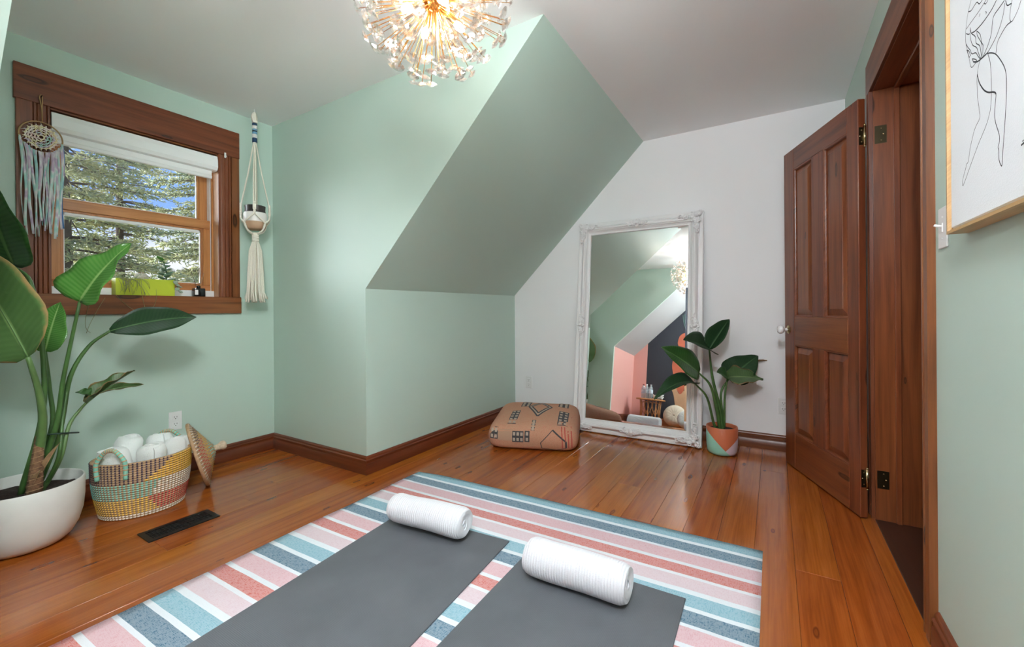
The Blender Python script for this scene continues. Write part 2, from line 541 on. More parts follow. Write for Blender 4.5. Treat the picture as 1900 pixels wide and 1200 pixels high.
# sashes
GL = G('window glass')
tr = GL.node('BsdfTransparent', {'Color': (0.97, 0.98, 0.98, 1)}); gs = GL.node('BsdfGlossy', {'Color': (1, 1, 1, 1), 'Roughness': 0.0})
fr = GL.node('Fresnel', {'IOR': 1.35})
mxs = GL.node('MixShader', {0: fr.outputs[0], 1: tr.outputs[0], 2: gs.outputs[0]})
GL.l.new(mxs.outputs[0], GL.out.inputs['Surface'])
M['glass'] = GL.mat
def sash(name, xa, xb, za, zb, ya, yb, st_w, rail_t, rail_b, strip):
    s = mkbox(name, (xa, ya, zb - rail_t), (xb, yb, zb), M['sash_x'], win, .003)
    mkbox('bottom_rail', (xa, ya, za), (xb, yb, za + rail_b), M['sash_x'], s, .003)
    mkbox('stile', (xa, ya, za + rail_b), (xa + st_w, yb, zb - rail_t), M['sash_z'], s, .003)
    mkbox('stile', (xb - st_w, ya, za + rail_b), (xb, yb, zb - rail_t), M['sash_z'], s, .003)
    ym = (ya + yb) / 2
    x0, x1, z0, z1 = xa + st_w, xb - st_w, za + rail_b, zb - rail_t
    # glazing bead stepped back from the sash face
    bd = .012
    bm = bmesh.new()
    box(bm, (x0, ya + .010, z0), (x0 + bd, yb - .004, z1)); box(bm, (x1 - bd, ya + .010, z0), (x1, yb - .004, z1))
    box(bm, (x0 + bd, ya + .010, z0), (x1 - bd, yb - .004, z0 + bd)); box(bm, (x0 + bd, ya + .010, z1 - bd), (x1 - bd, yb - .004, z1))
    bm_obj('glazing_bead', bm, M['sash_z'], s)
    bm = bmesh.new()
    e = .005
    box(bm, (x0 + bd, ym, z0 + bd), (x0 + bd + e, ym + .006, z1 - bd)); box(bm, (x1 - bd - e, ym, z0 + bd), (x1 - bd, ym + .006, z1 - bd))
    box(bm, (x0 + bd, ym, z0 + bd), (x1 - bd, ym + .006, z0 + bd + e))
    bm_obj('spacer', bm, M['white_plastic'], s)
    mkbox('pane', (x0 + bd * .5, ym + .001, z0 + bd * .5), (x1 - bd * .5, ym + .005, z1 - bd * .5), M['glass'], s)
    return s
sash('lower_sash', WX0 + .012, WX1 - .012, WZ0 + .046, 1.635, D + .080, D + .112, .042, .058, .036, True)
sash('upper_sash', WX0 + .012, WX1 - .012, 1.585, WZ1, D + .122, D + .154, .045, .05, .05, False)
mkbox('check_rail_strip', (WX0 + .05, D + .096, 1.548), (WX1 - .05, D + .120, 1.574), M['white_plastic'], win, .004)
# roller blind in its white cassette
bl = thing('roller_blind', 'white roller blind rolled up in its cassette at the top of the window', 'blind', ((WX0 + WX1) / 2, D + .02, 1.95))
bm = bmesh.new()
pr = [(D - .012, 2.058), (D - .020, 2.03), (D - .022, 1.985), (D - .012, 1.965), (D + .004, 1.960), (D + .05, 1.960), (D + .05, 2.058)]
prism(bm, pr, 0, WX0 + .003, WX1 - .006)
bm_obj('cassette', bm, M['white_matte'], bl)
mkbox('blind_fabric', (WX0 + .012, D + .012, 1.925), (WX1 - .03, D + .016, 1.962), M['white_matte'], bl)
mkbox('hem_bar', (WX0 + .012, D + .004, 1.905), (WX1 - .03, D + .024, 1.930), M['white_plastic'], bl, .004)
mktube('end_cap', [(WX1 - .006, D + .02, 2.0), (WX1 - .001, D + .02, 2.0)], .03, M['white_plastic'], bl, 12)

# ================================================================== DOORWAY
bm = bmesh.new()
c_prof = [(0, 0), (0, .018), (.010, .018), (.014, .012), (.022, .015), (.030, .010), (.036, .020), (.07, .020), (.07, 0)]
# jamb boards with stops, casing, head board
dw = bpy.data.objects.new('trim_doorway', None); COL.objects.link(dw)
dw.location = ((DX0 + DX1) / 2, B, 0); ORG[dw] = Vector(dw.location); tag(dw, kind='structure')
mkbox('jamb', (DX1, B - WT, 0), (DX1 + .015, B + .004, DZ), M['door_z'], dw)
mkbox('jamb', (DX0 - .015, B - WT, 0), (DX0, B + .004, DZ), M['door_z'], dw)
mkbox('jamb_head', (DX0 - .015, B - WT, DZ), (DX1 + .015, B + .004, DZ + .015), M['door_x'], dw)
mkbox('door_stop', (DX1 - .012, B - .092, 0), (DX1, B - .070, DZ), M['door_z'], dw, .003)
mkbox('door_stop', (DX0, B - .092, 0), (DX0 + .012, B - .070, DZ), M['door_z'], dw, .003)
mkbox('door_stop', (DX0, B - .092, DZ - .012), (DX1, B - .070, DZ), M['door_x'], dw, .003)
def cas(name, xa, sgn):
    bm = bmesh.new()
    prism(bm, [(xa + sgn * p, B + d) for p, d in c_prof], 2, 0, DZ + .004)
    return bm_obj(name, bm, M['trim_z'], dw)
cas('side_casing', DX0 - .003, -1)
cas('side_casing', DX1 + .012, 1)
mkbox('head_casing', (DX0 - .075, B, DZ + .004), (DX1 + .088, B + .018, DZ + .156), M['trim_x'], dw, .002)
mkbox('threshold', (DX0, B - WT, -.02), (DX1, B + .006, .004), M['dark_sill'], dw, .002)

# ---- four-panel door, swung back towards the white wall
hx, hy = .836, -2.545
dr = bpy.data.objects.new('door_1', None); COL.objects.link(dr)
dr.location = (hx, hy, 0); dr.rotation_euler = (0, 0, math.radians(22.0)); ORG[dr] = Vector((0, 0, 0))
tag(dr, 'open dark pine door with four raised panels beside the white wall', kind='structure')
DW, DT, DH = .765, .033, 2.012
ys, yb_ = 0.0, DT        # local y: room face at +DT
z0 = .008
XS = [0, .088, .302, .424, .640, DW]
ZS = [z0, .228, .782, .960, 1.882, DH]
def dpart(name, x0, x1, za, zb, mat, bev=.003):
    return mkbox(name, (x0, ys, za), (x1, yb_, zb), mat, dr, bev)
dpart('stile', XS[0], XS[1], z0, DH, M['door_z']); dpart('stile', XS[4], XS[5], z0, DH, M['door_z'])
dpart('bottom_rail', XS[1], XS[4], ZS[0], ZS[1], M['door_x']); dpart('lock_rail', XS[1], XS[4], ZS[2], ZS[3], M['door_x']); dpart('top_rail', XS[1], XS[4], ZS[4], ZS[5], M['door_x'])
dpart('mullion', XS[2], XS[3], ZS[1], ZS[2], M['door_z']); dpart('mullion', XS[2], XS[3], ZS[3], ZS[4], M['door_z'])
for (x0, x1) in ((XS[1], XS[2]), (XS[3], XS[4])):
    for (za, zb) in ((ZS[1], ZS[2]), (ZS[3], ZS[4])):
        # raised panel: thin edge, sloping field border, flat field
        bm = bmesh.new()
        def rect(ins, yy): return [bm.verts.new((a, yy, c)) for a, c in ((x0 + ins, za + ins), (x1 - ins, za + ins), (x1 - ins, zb - ins), (x0 + ins, zb - ins))]
        loops = [rect(0, .010), rect(0, yb_ - .013), rect(.012, yb_ - .014), rect(.012, yb_ - .016), rect(.044, yb_ - .004), rect(.047, yb_ - .002)]
        for a, b in zip(loops[:-1], loops[1:]):
            for k in range(4): bm.faces.new((a[k], a[(k + 1) % 4], b[(k + 1) % 4], b[k]))
        bm.faces.new(loops[-1]); bm.faces.new(loops[0][::-1])
        pn = bm_obj('panel', bm, M['door_z'], dr)
        # moulding round the panel
        bm = bmesh.new()
        for (a, b, n, u) in (((x0, za), (x1, za), (0, 0, 1), 1), ((x1, za), (x1, zb), (-1, 0, 0), 1), ((x1, zb), (x0, zb), (0, 0, -1), 1), ((x0, zb), (x0, za), (1, 0, 0), 1)):
            sweep(bm, [(0, 0), (.004, 0), (.008, -.004), (.010, -.009), (.010, -.014), (0, -.014)], (a[0], yb_ - .001, a[1]), (b[0], yb_ - .001, b[1]), n, (0, 1, 0), 1, 1)
        bm_obj('moulding', bm, M['door_x'], pn)
kb = mklathe('knob', [(0, 0), (.026, 0), (.027, .003), (.021, .006), (.012, .008), (.009, .010), (0, .010)], M['bright_brass'], dr, 24)
kb.matrix_local = Matrix.Translation((.712, yb_, .875)) @ Matrix.Rotation(-PI / 2, 4, 'X')
kn = mklathe('knob_ball', [(0, .008), (.0085, .008), (.0085, .026), (.018, .032), (.0265, .042), (.028, .052), (.022, .062), (.010, .067), (0, .068)], M['porcelain'], kb, 24)
for zc in (1.833, .196):
    h = bmesh.new(); tube(h, [(-.006, DT * .2, zc - .046), (-.006, DT * .2, zc + .046)], .0065, 10)
    ball(h, (-.006, DT * .2, zc + .050), .006); ball(h, (-.006, DT * .2, zc - .050), .006)
    hg = bm_obj('hinge', h, M['bright_brass'], dr, 'all')
    mkbox('hinge_leaf', (-.0015, .003, zc - .042), (.0005, DT - .004, zc + .042), M['antique_brass'], hg)
    for dz in (-.028, 0, .028):
        b2 = bmesh.new(); ball(b2, (-.002, .018 + (.006 if dz == 0 else 0), zc + dz), .0035, 8, 5, (.5, 1, 1)); bm_obj('screw', b2, M['bright_brass'], hg, 'all')
    lf = mkbox('hinge_leaf', (DX1 - .0015, B - .046, zc - .042), (DX1 + .001, B - .002, zc + .042), M['antique_brass'], dw)
    for dz in (-.028, 0, .028):
        b2 = bmesh.new(); ball(b2, (DX1 - .002, B - .026 - (.008 if dz == 0 else 0), zc + dz), .0035, 8, 5, (.5, 1, 1)); bm_obj('screw', b2, M['bright_brass'], lf, 'all')

# ================================================================== CHANDELIER
CC = Vector((-.741, -1.237, 2.014)); CR = .258
ch = thing('chandelier', 'round brass burst chandelier with glass crystal ends and lit bulbs', 'chandelier', (CC.x, CC.y, H))
gc = G('crystal glass')
t_ = gc.node('BsdfTransparent', {'Color': (0.98, 0.98, 0.97, 1)})
r_ = gc.node('BsdfGlass', {'Color': (1, 1, 1, 1), 'Roughness': 0.02, 'IOR': 1.5})
g_ = gc.node('BsdfGlossy', {'Color': (1, 1, 1, 1), 'Roughness': 0.05})
f_ = gc.node('LayerWeight', {'Blend': 0.35})
m1 = gc.node('MixShader', {0: 0.45, 1: t_.outputs[0], 2: r_.outputs[0]})
m2 = gc.node('MixShader', {0: gc.math('MULTIPLY_ADD', f_.outputs['Facing'], 0.5, 0.10), 1: m1.outputs[0], 2: g_.outputs[0]})
gc.l.new(m2.outputs[0], gc.out.inputs['Surface'])
M['crystal'] = gc.mat
be = G('lit bulb')
em = be.node('Emission', {'Color': (*BULB_COLOR, 1), 'Strength': BULB_STRENGTH})
be.l.new(em.outputs[0], be.out.inputs['Surface'])
M['bulb'] = be.mat
mklathe('ceiling_canopy', [(0, -.03), (.045, -.03), (.062, -.02), (.065, 0), (0, 0)], M['brass'], ch, 24, (CC.x, CC.y, H))
mktube('rod', [(CC.x, CC.y, H - .03), (CC.x, CC.y, CC.z)], .006, M['brass'], ch, 8)
bm = bmesh.new(); ball(bm, CC, .032, 16, 10); bm_obj('core', bm, M['brass'], ch, 'all')
for k in range(8):
    a = 2 * PI * k / 8 + .3; el = math.radians(-32 if k % 2 else 22)
    d = Vector((math.cos(a) * math.cos(el), math.sin(a) * math.cos(el), math.sin(el)))
    s = mktube('bulb_socket', [CC + d * .03, CC + d * .085], .009, M['brass'], ch, 8)
    bm = bmesh.new(); lathe(bm, [(0, 0), (.008, .002), (.0125, .015), (.0115, .026), (.006, .036), (0, .040)], 12)
    bm.transform(Matrix.Translation(CC + d * .085) @ d.to_track_quat('Z', 'Y').to_matrix().to_4x4())
    bm_obj('bulb', bm, M['bulb'], s, 'all')
# crystal: faceted disc bead, shared by all
bm = bmesh.new()
lathe(bm, [(0, -.0062), (.008, -.0055), (.0175, 0), (.008, .0055), (0, .0062)], 8)
bmesh.ops.recalc_face_normals(bm, faces=bm.faces)
cry_me = bpy.data.meshes.new('crystal'); bm.to_mesh(cry_me); bm.free(); cry_me.materials.append(M['crystal'])
rod_me = {}
cr = random.Random(5)
NC = 190
for k in range(NC):
    zf = 1 - 2 * (k + .5) / NC
    ph = k * 2.399963 + cr.uniform(-.12, .12)
    q = math.sqrt(1 - zf * zf)
    d = Vector((q * math.cos(ph), q * math.sin(ph), zf)).normalized()
    if d.z > .93: continue
    L = round(cr.choice((.19, .215, .235, .245, .25)), 3)
    if L not in rod_me:
        b2 = bmesh.new(); tube(b2, [(0, 0, .025), (0, 0, L)], .0013, 4)
        me = bpy.data.meshes.new('spoke'); b2.to_mesh(me); b2.free(); me.materials.append(M['brass']); rod_me[L] = me
    sp = bpy.data.objects.new('spoke', rod_me[L]); COL.objects.link(sp); sp.parent = ch
    sp.location = CC - Vector((CC.x, CC.y, H)); sp.rotation_mode = 'QUATERNION'; sp.rotation_quaternion = d.to_track_quat('Z', 'Y')
    for j in range(1 + (k % 3 == 0)):
        c = bpy.data.objects.new('crystal', cry_me); COL.objects.link(c); c.parent = sp
        c.location = (cr.uniform(-.014, .014) * j, cr.uniform(-.02, .02) * j, L + .004 - .02 * j)
        c.rotation_euler = (cr.uniform(-.35, .35), cr.uniform(-.35, .35), cr.random() * PI)
        sc = cr.uniform(1.05, 1.3); c.scale = (sc, sc, sc)

# ================================================================== FILL LANTERN (light added unseen behind the camera to brighten the room evenly)
TX, TY, TZ, TR = -2.02, -2.16, 2.13, .19
tl_ = thing('fill_lantern', 'added fill light shaped as a round white paper lantern, out of view', 'fill light', (TX, TY, H))
mklathe('ceiling_rose', [(0, -.025), (.04, -.022), (.05, -.008), (.05, 0), (0, 0)], M['white_plastic'], tl_, 24, (TX, TY, H))
mktube('cord', [(TX, TY, H - .02), (TX, TY, TZ + TR)], .003, M['white_plastic'], tl_, 6)
tm_ = G('fill light paper'); te_ = tm_.node('Emission', {'Color': (*FILL_COLOR, 1), 'Strength': FILL_STRENGTH}); tm_.l.new(te_.outputs[0], tm_.out.inputs['Surface'])
bm = bmesh.new(); ball(bm, (TX, TY, TZ), TR, 32, 20); sh_ = bm_obj('shade', bm, tm_.mat, tl_, 'all')
for k in range(9):
    zz = TZ + TR * math.sin(-1.2 + 2.4 * k / 8); rr_ = TR * math.cos(-1.2 + 2.4 * k / 8) + .001
    mktube('shade_rib', [(TX + rr_ * math.cos(a), TY + rr_ * math.sin(a), zz) for a in [2 * PI * i / 36 for i in range(36)]], .0012, M['white_matte'], sh_, 4, closed=True)

# ================================================================== WINDOW CORNER
# ---- leaf builder
def leaf_mat(name, dark, mid, rib, rough=0.3, edge=None, vein=0.16, spec=0.5):
    g = G(name)
    uv = g.node('UVMap'); sep = g.node('SeparateXYZ', {0: uv.outputs[0]})
    u = g.math('ABSOLUTE', g.math('SUBTRACT', sep.outputs[0], 0.5))
    ph = g.math('MULTIPLY_ADD', u, -5.0, g.math('MULTIPLY', sep.outputs[1], 22.0))
    wv = g.math('MULTIPLY_ADD', g.math('SINE', g.math('MULTIPLY', ph, 6.283)), 0.5, 0.5)
    tc = g.node('TexCoord')
    nz = g.node('TexNoise', {'Vector': tc.outputs['Object'], 'Scale': 9.0, 'Detail': 3.0})
    col = g.mix(nz.outputs[0], srgb(*dark), srgb(*mid))
    col = g.mix(g.math('MULTIPLY', wv, vein), col, srgb(*rib))
    col = g.mix(g.ramp(u, [(0.0, (1, 1, 1)), (0.02, (0.7, 0.7, 0.7)), (0.035, (0, 0, 0))]), col, srgb(*rib))
    if edge:
        n2 = g.node('TexNoise', {'Vector': tc.outputs['Object'], 'Scale': 25.0})
        ef = g.ramp(g.math('MULTIPLY_ADD', n2.outputs[0], 0.14, u), [(0.50, (0, 0, 0)), (0.56, (1, 1, 1))])
        col = g.mix(ef, col, srgb(*edge))
    g.set(Base_Color=col, Roughness=rough, Specular_IOR_Level=spec)
    g.bump(wv, 0.09, 0.004)
    return g.mat
M['leaf'] = leaf_mat('glossy green leaf', (34, 66, 30), (52, 92, 40), (96, 132, 74), 0.28)
M['leaf_dark'] = leaf_mat('deep green leaf', (24, 48, 28), (34, 64, 34), (66, 98, 60), 0.6, None, 0.08, 0.25)
M['leaf_under'] = leaf_mat('leaf underside', (72, 104, 56), (90, 122, 68), (132, 158, 96), 0.5, (150, 120, 76), 0.08, 0.3)
M['leaf_bright'] = leaf_mat('bright leaf', (58, 112, 42), (82, 138, 56), (150, 182, 110), 0.25)
M['leaf_brown'] = leaf_mat('leaf with dry brown edge', (46, 72, 36), (66, 94, 46), (110, 130, 80), 0.4, (128, 96, 62))
M['stem'] = plain('green stem', srgb(66, 100, 48), 0.45, noise=0.25, nscale=12)
M['stem_pale'] = plain('pale green stem', srgb(96, 128, 74), 0.45, noise=0.25, nscale=10)
M['soil'] = plain('dark soil', srgb(46, 32, 26), 0.95, noise=0.5, nscale=90, bump=1.0)
M['husk'] = plain('dry husk', srgb(158, 126, 92), 0.8, noise=0.25, nscale=40)

def leaf(parent, base, tip, width, nrm, mat, arch=0.06, fold=0.35, wave=0.006, twist=0.0, skew=0.0, nu=16, nv=10, pw=.62, seed=1, curl=0.0):
    base, tip, nrm = Vector(base), Vector(tip), Vector(nrm).normalized()
    L = (tip - base).length
    axis = (tip - base).normalized()
    nrm = (nrm - axis * nrm.dot(axis)).normalized()
    mid = (base + tip) / 2 + nrm * arch * L * 2
    cs = bez(base, mid, tip, nu)
    rs = random.Random(seed)
    ph = rs.random() * 6
    V, UV, Fc = [], [], []
    for i in range(nu + 1):
        s = i / nu
        T = (cs[min(i + 1, nu)] - cs[max(i - 1, 0)]).normalized()
        N = (nrm - T * nrm.dot(T)).normalized()
        if twist: N = Matrix.Rotation(twist * s, 3, T) @ N
        S = T.cross(N).normalized()
        w = width / 2 * max(math.sin(PI * min(1, (s * .985 + .012)) ** pw), .012) ** .8
        for j in range(nv + 1):
            v = -1 + 2 * j / nv
            off = abs(v) * w
            ang = fold + curl * abs(v)
            lift = off * math.sin(ang) + math.sin(s * 16 + v * 2 + ph) * wave * abs(v)
            V.append(cs[i] + S * (math.copysign(off, v) * math.cos(ang)) + N * lift - T * (abs(v) ** 2 * w * skew))
            UV.append((j / nv, s))
    for i in range(nu):
        for j in range(nv):
            a = i * (nv + 1) + j
            Fc.append((a, a + 1, a + nv + 2, a + nv + 1))
    o = raw_obj('leaf', V, Fc, mat, parent, True, None, UV)
    md = o.modifiers.new('thickness', 'SOLIDIFY'); md.thickness = .0014; md.offset = 0
    mktube('midrib', [c - nrm * .0015 for c in cs], [.0042 * (1 - .8 * i / nu) * (L / .4) for i in range(nu + 1)], M['stem_pale'], o, 5)
    return o

# ---- white planter pot with a bird-of-paradise plant
PX, PY = -1.318, .635
pot = thing('planter_pot', 'large round white planter pot on the floor under the window', 'pot', (PX, PY, 0))
prof = [(0, 0), (.105, 0), (.130, .008), (.152, .028), (.172, .066), (.186, .12), (.192, .18), (.193, .262), (.190, .268), (.186, .268), (.184, .262), (.183, .20), (.178, .19), (0, .19)]
mklathe('pot_body', prof, plain('white pot glaze', srgb(222, 220, 216), 0.45, noise=0.02, nscale=20), pot, 64, (PX, PY, 0.001))
bm = bmesh.new(); lathe(bm, [(0, .232), (.05, .230), (.10, .226), (.15, .224), (.182, .222), (.182, .20), (0, .20)], 40, (PX, PY, 0))
for v in bm.verts:
    if v.co.z > .21: v.co.z += random.uniform(-.006, .006)
bm_obj('soil', bm, M['soil'], pot, 'all')

pl = thing('bird_of_paradise_plant', 'large bird-of-paradise plant growing in the white pot under the window', 'plant', (PX, PY, .225))
C_ = -fwd
SB = lambda dx, dy: Vector((PX + dx, PY + dy, .215))
def stem(pts, r0, r1, mat=None, n=8):
    ps = spline(pts, 6); k = len(ps)
    return mktube('stem', ps, [r0 + (r1 - r0) * i / (k - 1) for i in range(k)], mat or M['stem'], pl, n)
# (stem base, way point, leaf base, leaf tip, width, normal, material)
b1 = at(52, 662, 1.68)
stem([SB(.02, -.02), at(78, 800, 1.82), at(74, 735, 1.76), b1], .019, .008, M['stem_pale'])
leaf(pl, b1, at(-100, 425, 1.62), .40, C_ + Vector((0, 0, -.25)), M['leaf_under'], -.02, .10, .006, seed=2)
b2 = at(27, 494, 1.86)
stem([SB(-.01, .0), at(82, 740, 1.86), at(62, 540, 1.86), b2], .012, .006)
leaf(pl, b2, at(-28, 322, 1.72), .30, C_ + Vector((.2, 0, .5)), M['leaf'], .03, .25, .005, seed=3)
b3 = at(148, 560, 1.90)
stem([SB(.03, .01), at(104, 790, 1.90), at(118, 700, 1.90), b3], .013, .006)
leaf(pl, b3, at(243, 452, 2.02), .265, C_ + Vector((-.15, 0, .45)), M['leaf_bright'], .05, .30, .009, seed=4, pw=.42)
b4 = at(204, 614, 2.06)
stem([SB(.04, .02), at(110, 800, 1.95), at(130, 700, 1.98), at(165, 642, 2.02), b4], .013, .006)
leaf(pl, b4, at(364, 588, 2.30), .235, C_ * .85 + Vector((0, 0, .8)), M['leaf_dark'], .05, .10, .003, seed=5, pw=.88)
b5 = at(170, 738, 2.0)
stem([SB(.05, -.01), at(112, 850, 1.90), at(128, 790, 1.94), at(150, 758, 1.98), b5], .010, .0045, M['stem_pale'])
leaf(pl, at(160, 748, 1.98), at(250, 687, 2.12), .10, Vector((-.3, -.2, 1)), M['leaf_brown'], .03, .75, .008, seed=6)
leaf(pl, at(176, 732, 2.0), at(266, 713, 2.16), .06, Vector((-.1, -.6, 1)), M['leaf_brown'], .05, .9, .006, twist=.8, seed=7)
leaf(pl, at(172, 738, 2.0), at(140, 728, 1.95), .075, Vector((.1, -.5, 1)), M['leaf'], .05, .6, .004, seed=8)
b6 = at(84, 652, 1.95)
stem([SB(0, .03), at(95, 800, 1.95), at(92, 720, 1.95), b6], .012, .006)
leaf(pl, b6, at(112, 560, 1.99), .16, C_ + Vector((.3, 0, .2)), M['leaf_bright'], .02, .2, .004, seed=9)
stem([SB(.055, .0), at(108, 850, 1.88), at(116, 780, 1.92), at(125, 722, 1.95)], .009, .005)
leaf(pl, SB(.03, -.04), at(112, 820, 1.83), .05, C_ + Vector((.2, 0, .2)), M['husk'], .06, .9, .002, seed=10)
leaf(pl, SB(.035, -.05), at(74, 872, 1.78), .06, C_ + Vector((-.1, 0, .2)), M['husk'], .05, .9, .002, seed=11)

pole = thing('coir_pole', 'brown coir moss pole leaning in the white planter pot', 'plant support', tuple(at(60, 930, 1.79)))
g = G('coir'); tc = g.node('TexCoord'); sp_ = g.node('SeparateXYZ', {0: tc.outputs['Object']})
nz = g.node('TexNoise', {'Vector': tc.outputs['Object'], 'Scale': 70.0, 'Detail': 4.0})
g.set(Base_Color=g.ramp(nz.outputs[0], [(0.3, srgb(84, 58, 40)), (0.7, srgb(132, 96, 68))]), Roughness=0.9); g.bump(nz.outputs[0], 0.8, 0.01)
p0, p1 = at(62, 925, 1.79), at(74, 808, 1.84)
mktube('coir_wrap', [p0, p0.lerp(p1, .5), p1], [.027, .021, .014], g.mat, pole, 14)
for k in range(11):
    c = p0.lerp(p1, (k + .6) / 11.5); ax = (p1 - p0).normalized(); s_, u_ = frame_at(ax)
    rr_ = .0278 - .0132 * (k + .6) / 11.5
    mktube('string', [c + (s_ * math.cos(a) + u_ * math.sin(a)) * rr_ + ax * (.006 * math.sin(a)) for a in [2 * PI * i / 16 for i in range(16)]], .0012, M['husk'], pole, 4, closed=True)
tie = mktube('plant_tie', [at(88, 806, 1.86), at(110, 804, 1.88), at(146, 802, 1.98)], .0035, plain('dark green wire', srgb(24, 48, 38), 0.6))
recenter(tie, at(110, 804, 1.88)); tag(tie, 'dark green twist tie around the stems of the large plant', 'tie')

# ---- outlets and the light switch
def outlet(c, n, label, w=.070, h=.114):
    c, n = Vector(c), Vector(n); s = Vector((0, 0, 1)).cross(n)
    o = thing('wall_outlet', label, 'outlet', tuple(c), 'wall outlets')
    def bx(name, a0, a1, b0, b1, d0, d1, mat, par, bev=0):
        ps = [c + s * a + Vector((0, 0, b)) + n * d for a in (a0, a1) for b in (b0, b1) for d in (d0, d1)]
        lo = [min(p[i] for p in ps) for i in range(3)]; hi = [max(p[i] for p in ps) for i in range(3)]
        return mkbox(name, lo, hi, mat, par, bev)
    bx('cover_plate', -w / 2, w / 2, -h / 2, h / 2, 0, .005, M['white_plastic'], o, .002)
    for z in (-.021, .021):
        f = bx('receptacle', -.017, .017, z - .014, z + .014, .004, .0065, M['white_matte'], o, .001)
        for a in (-.0065, .0065): bx('slot', a - .0011, a + .0011, z - .001, z + .008, .006, .0069, M['black_metal'], f)
        bx('ground_hole', -.0025, .0025, z - .010, z - .006, .006, .0069, M['black_metal'], f)
    return o
outlet((-.619, D, .339), (0, -1, 0), 'white duplex outlet on the green window wall above the towel basket')
outlet((XG, -.154, .320), (-1, 0, 0), 'white duplex outlet on the white wall above the patterned pouf')
outlet((XG, -2.222, .318), (-1, 0, 0), 'white duplex outlet on the white wall beside the open door')
sw = thing('light_switch', 'white toggle light switch on the green wall beside the framed line drawing', 'light switch', (-.121, B, 1.238))
mkbox('cover_plate', (-.157, B, 1.180), (-.086, B + .005, 1.296), M['white_plastic'], sw, .002)
tg = mkbox('toggle_frame', (-.127, B + .004, 1.225), (-.116, B + .007, 1.251), M['white_matte'], sw, .001)
mktube('toggle', [(-.1215, B + .005, 1.240), (-.1215, B + .022, 1.246)], [.0048, .0035], M['white_plastic'], tg, 8)
for z in (1.208, 1.268):
    bm = bmesh.new(); ball(bm, (-.1215, B + .005, z), .003, 8, 5, (1, .5, 1)); bm_obj('screw', bm, M['white_matte'], sw, 'all')

# ---- towels
def towel_mat(name, col, rib=0.0):
    g = G(name)
    tc = g.node('TexCoord')
    nz = g.node('TexNoise', {'Vector': tc.outputs['Object'], 'Scale': 260.0, 'Detail': 3.0})
    h = nz.outputs[0]
    if rib:
        uv = g.node('UVMap'); sp = g.node('SeparateXYZ', {0: uv.outputs[0]})
        wv = g.math('SINE', g.math('MULTIPLY', sp.outputs[1], rib))
        h = g.math('MULTIPLY_ADD', wv, 0.5, h)
    g.set(Base_Color=col, Roughness=0.9, Sheen_Weight=0.3)
    g.bump(h, 0.5, 0.004)
    return g.mat
M['towel'] = towel_mat('white ribbed towel', srgb(240, 240, 246), 620.0)
M['terry'] = towel_mat('white terry towel', srgb(236, 238, 236))

def towel_roll(name, A, B_, R, label, mat, turns=4.2, group=None, seed=0, soft=.004, flat=1.0, nl=22, cat='towel', rnd=(.012, .10)):
    """a towel rolled up along A-B: a spiral band with thickness, rounded at its ends"""
    A, B_ = Vector(A), Vector(B_); ax = (B_ - A); L = ax.length; ax.normalize()
    s, u = frame_at(ax)
    rs = random.Random(seed)
    pa, pb = rs.random() * 6, rs.random() * 6
    n = 110
    th = R / (turns + .4)
    V, UV, Fc = [], [], []
    pts = []
    for i in range(n + 1):
        a = 2 * PI * turns * i / n
        r = th * .35 + (R - th * .5 - th * .35) * i / n
        if i > n - 10: r += 0.0
        pts.append((a, r))
    prof = [(a, r + th * .46) for a, r in pts] + [(a, r - th * .46) for a, r in reversed(pts)]
    m_ = len(prof)
    for j in range(nl + 1):
        t = j / nl
        e = min(t, 1 - t) * L
        q = 1.0 if e > rnd[0] else (1 - rnd[1] * (1 - e / rnd[0]) ** 2)
        for k, (a, r) in enumerate(prof):
            # inner turns sit a little deeper at the ends
            dish = (.006 * (1 - r / R)) * (1 if t < .5 else -1) if e < .02 else 0
            rr2 = r * q + soft * (r / R) * (math.sin(2 * a + pa + 3 * t) * .6 + math.sin(9 * t + pb + a) * .4)
            p = A + ax * (t * L + dish + soft * .8 * math.sin(a * 1.0 + k * .05 + pb) * (1 if e < .01 else 0)) + s * math.cos(a + pa) * rr2 + u * math.sin(a + pa) * rr2 * flat
            V.append(p); UV.append((k / m_, t * L))
    for j in range(nl):
        for k in range(m_):
            a = j * m_ + k; b = j * m_ + (k + 1) % m_
            Fc.append((a, b, b + m_, a + m_))
    h = m_ // 2
    for j in (0, nl):
        for k in range(h - 1):
            q4 = (j * m_ + k, j * m_ + k + 1, j * m_ + m_ - 2 - k, j * m_ + m_ - 1 - k)
            Fc.append(q4 if j else q4[::-1])
    o = raw_obj(name, V, Fc, mat, None, True, None, UV)
    bm = bmesh.new(); bm.from_mesh(o.data); bmesh.ops.recalc_face_normals(bm, faces=bm.faces); bm.to_mesh(o.data); bm.free()
    o.data.set_sharp_from_angle(angle=math.radians(60))
    zmin = min(v.co.z for v in o.data.vertices)
    c = (A + B_) / 2
    recenter(o, (c.x, c.y, zmin))
    return tag(o, label, cat, group)

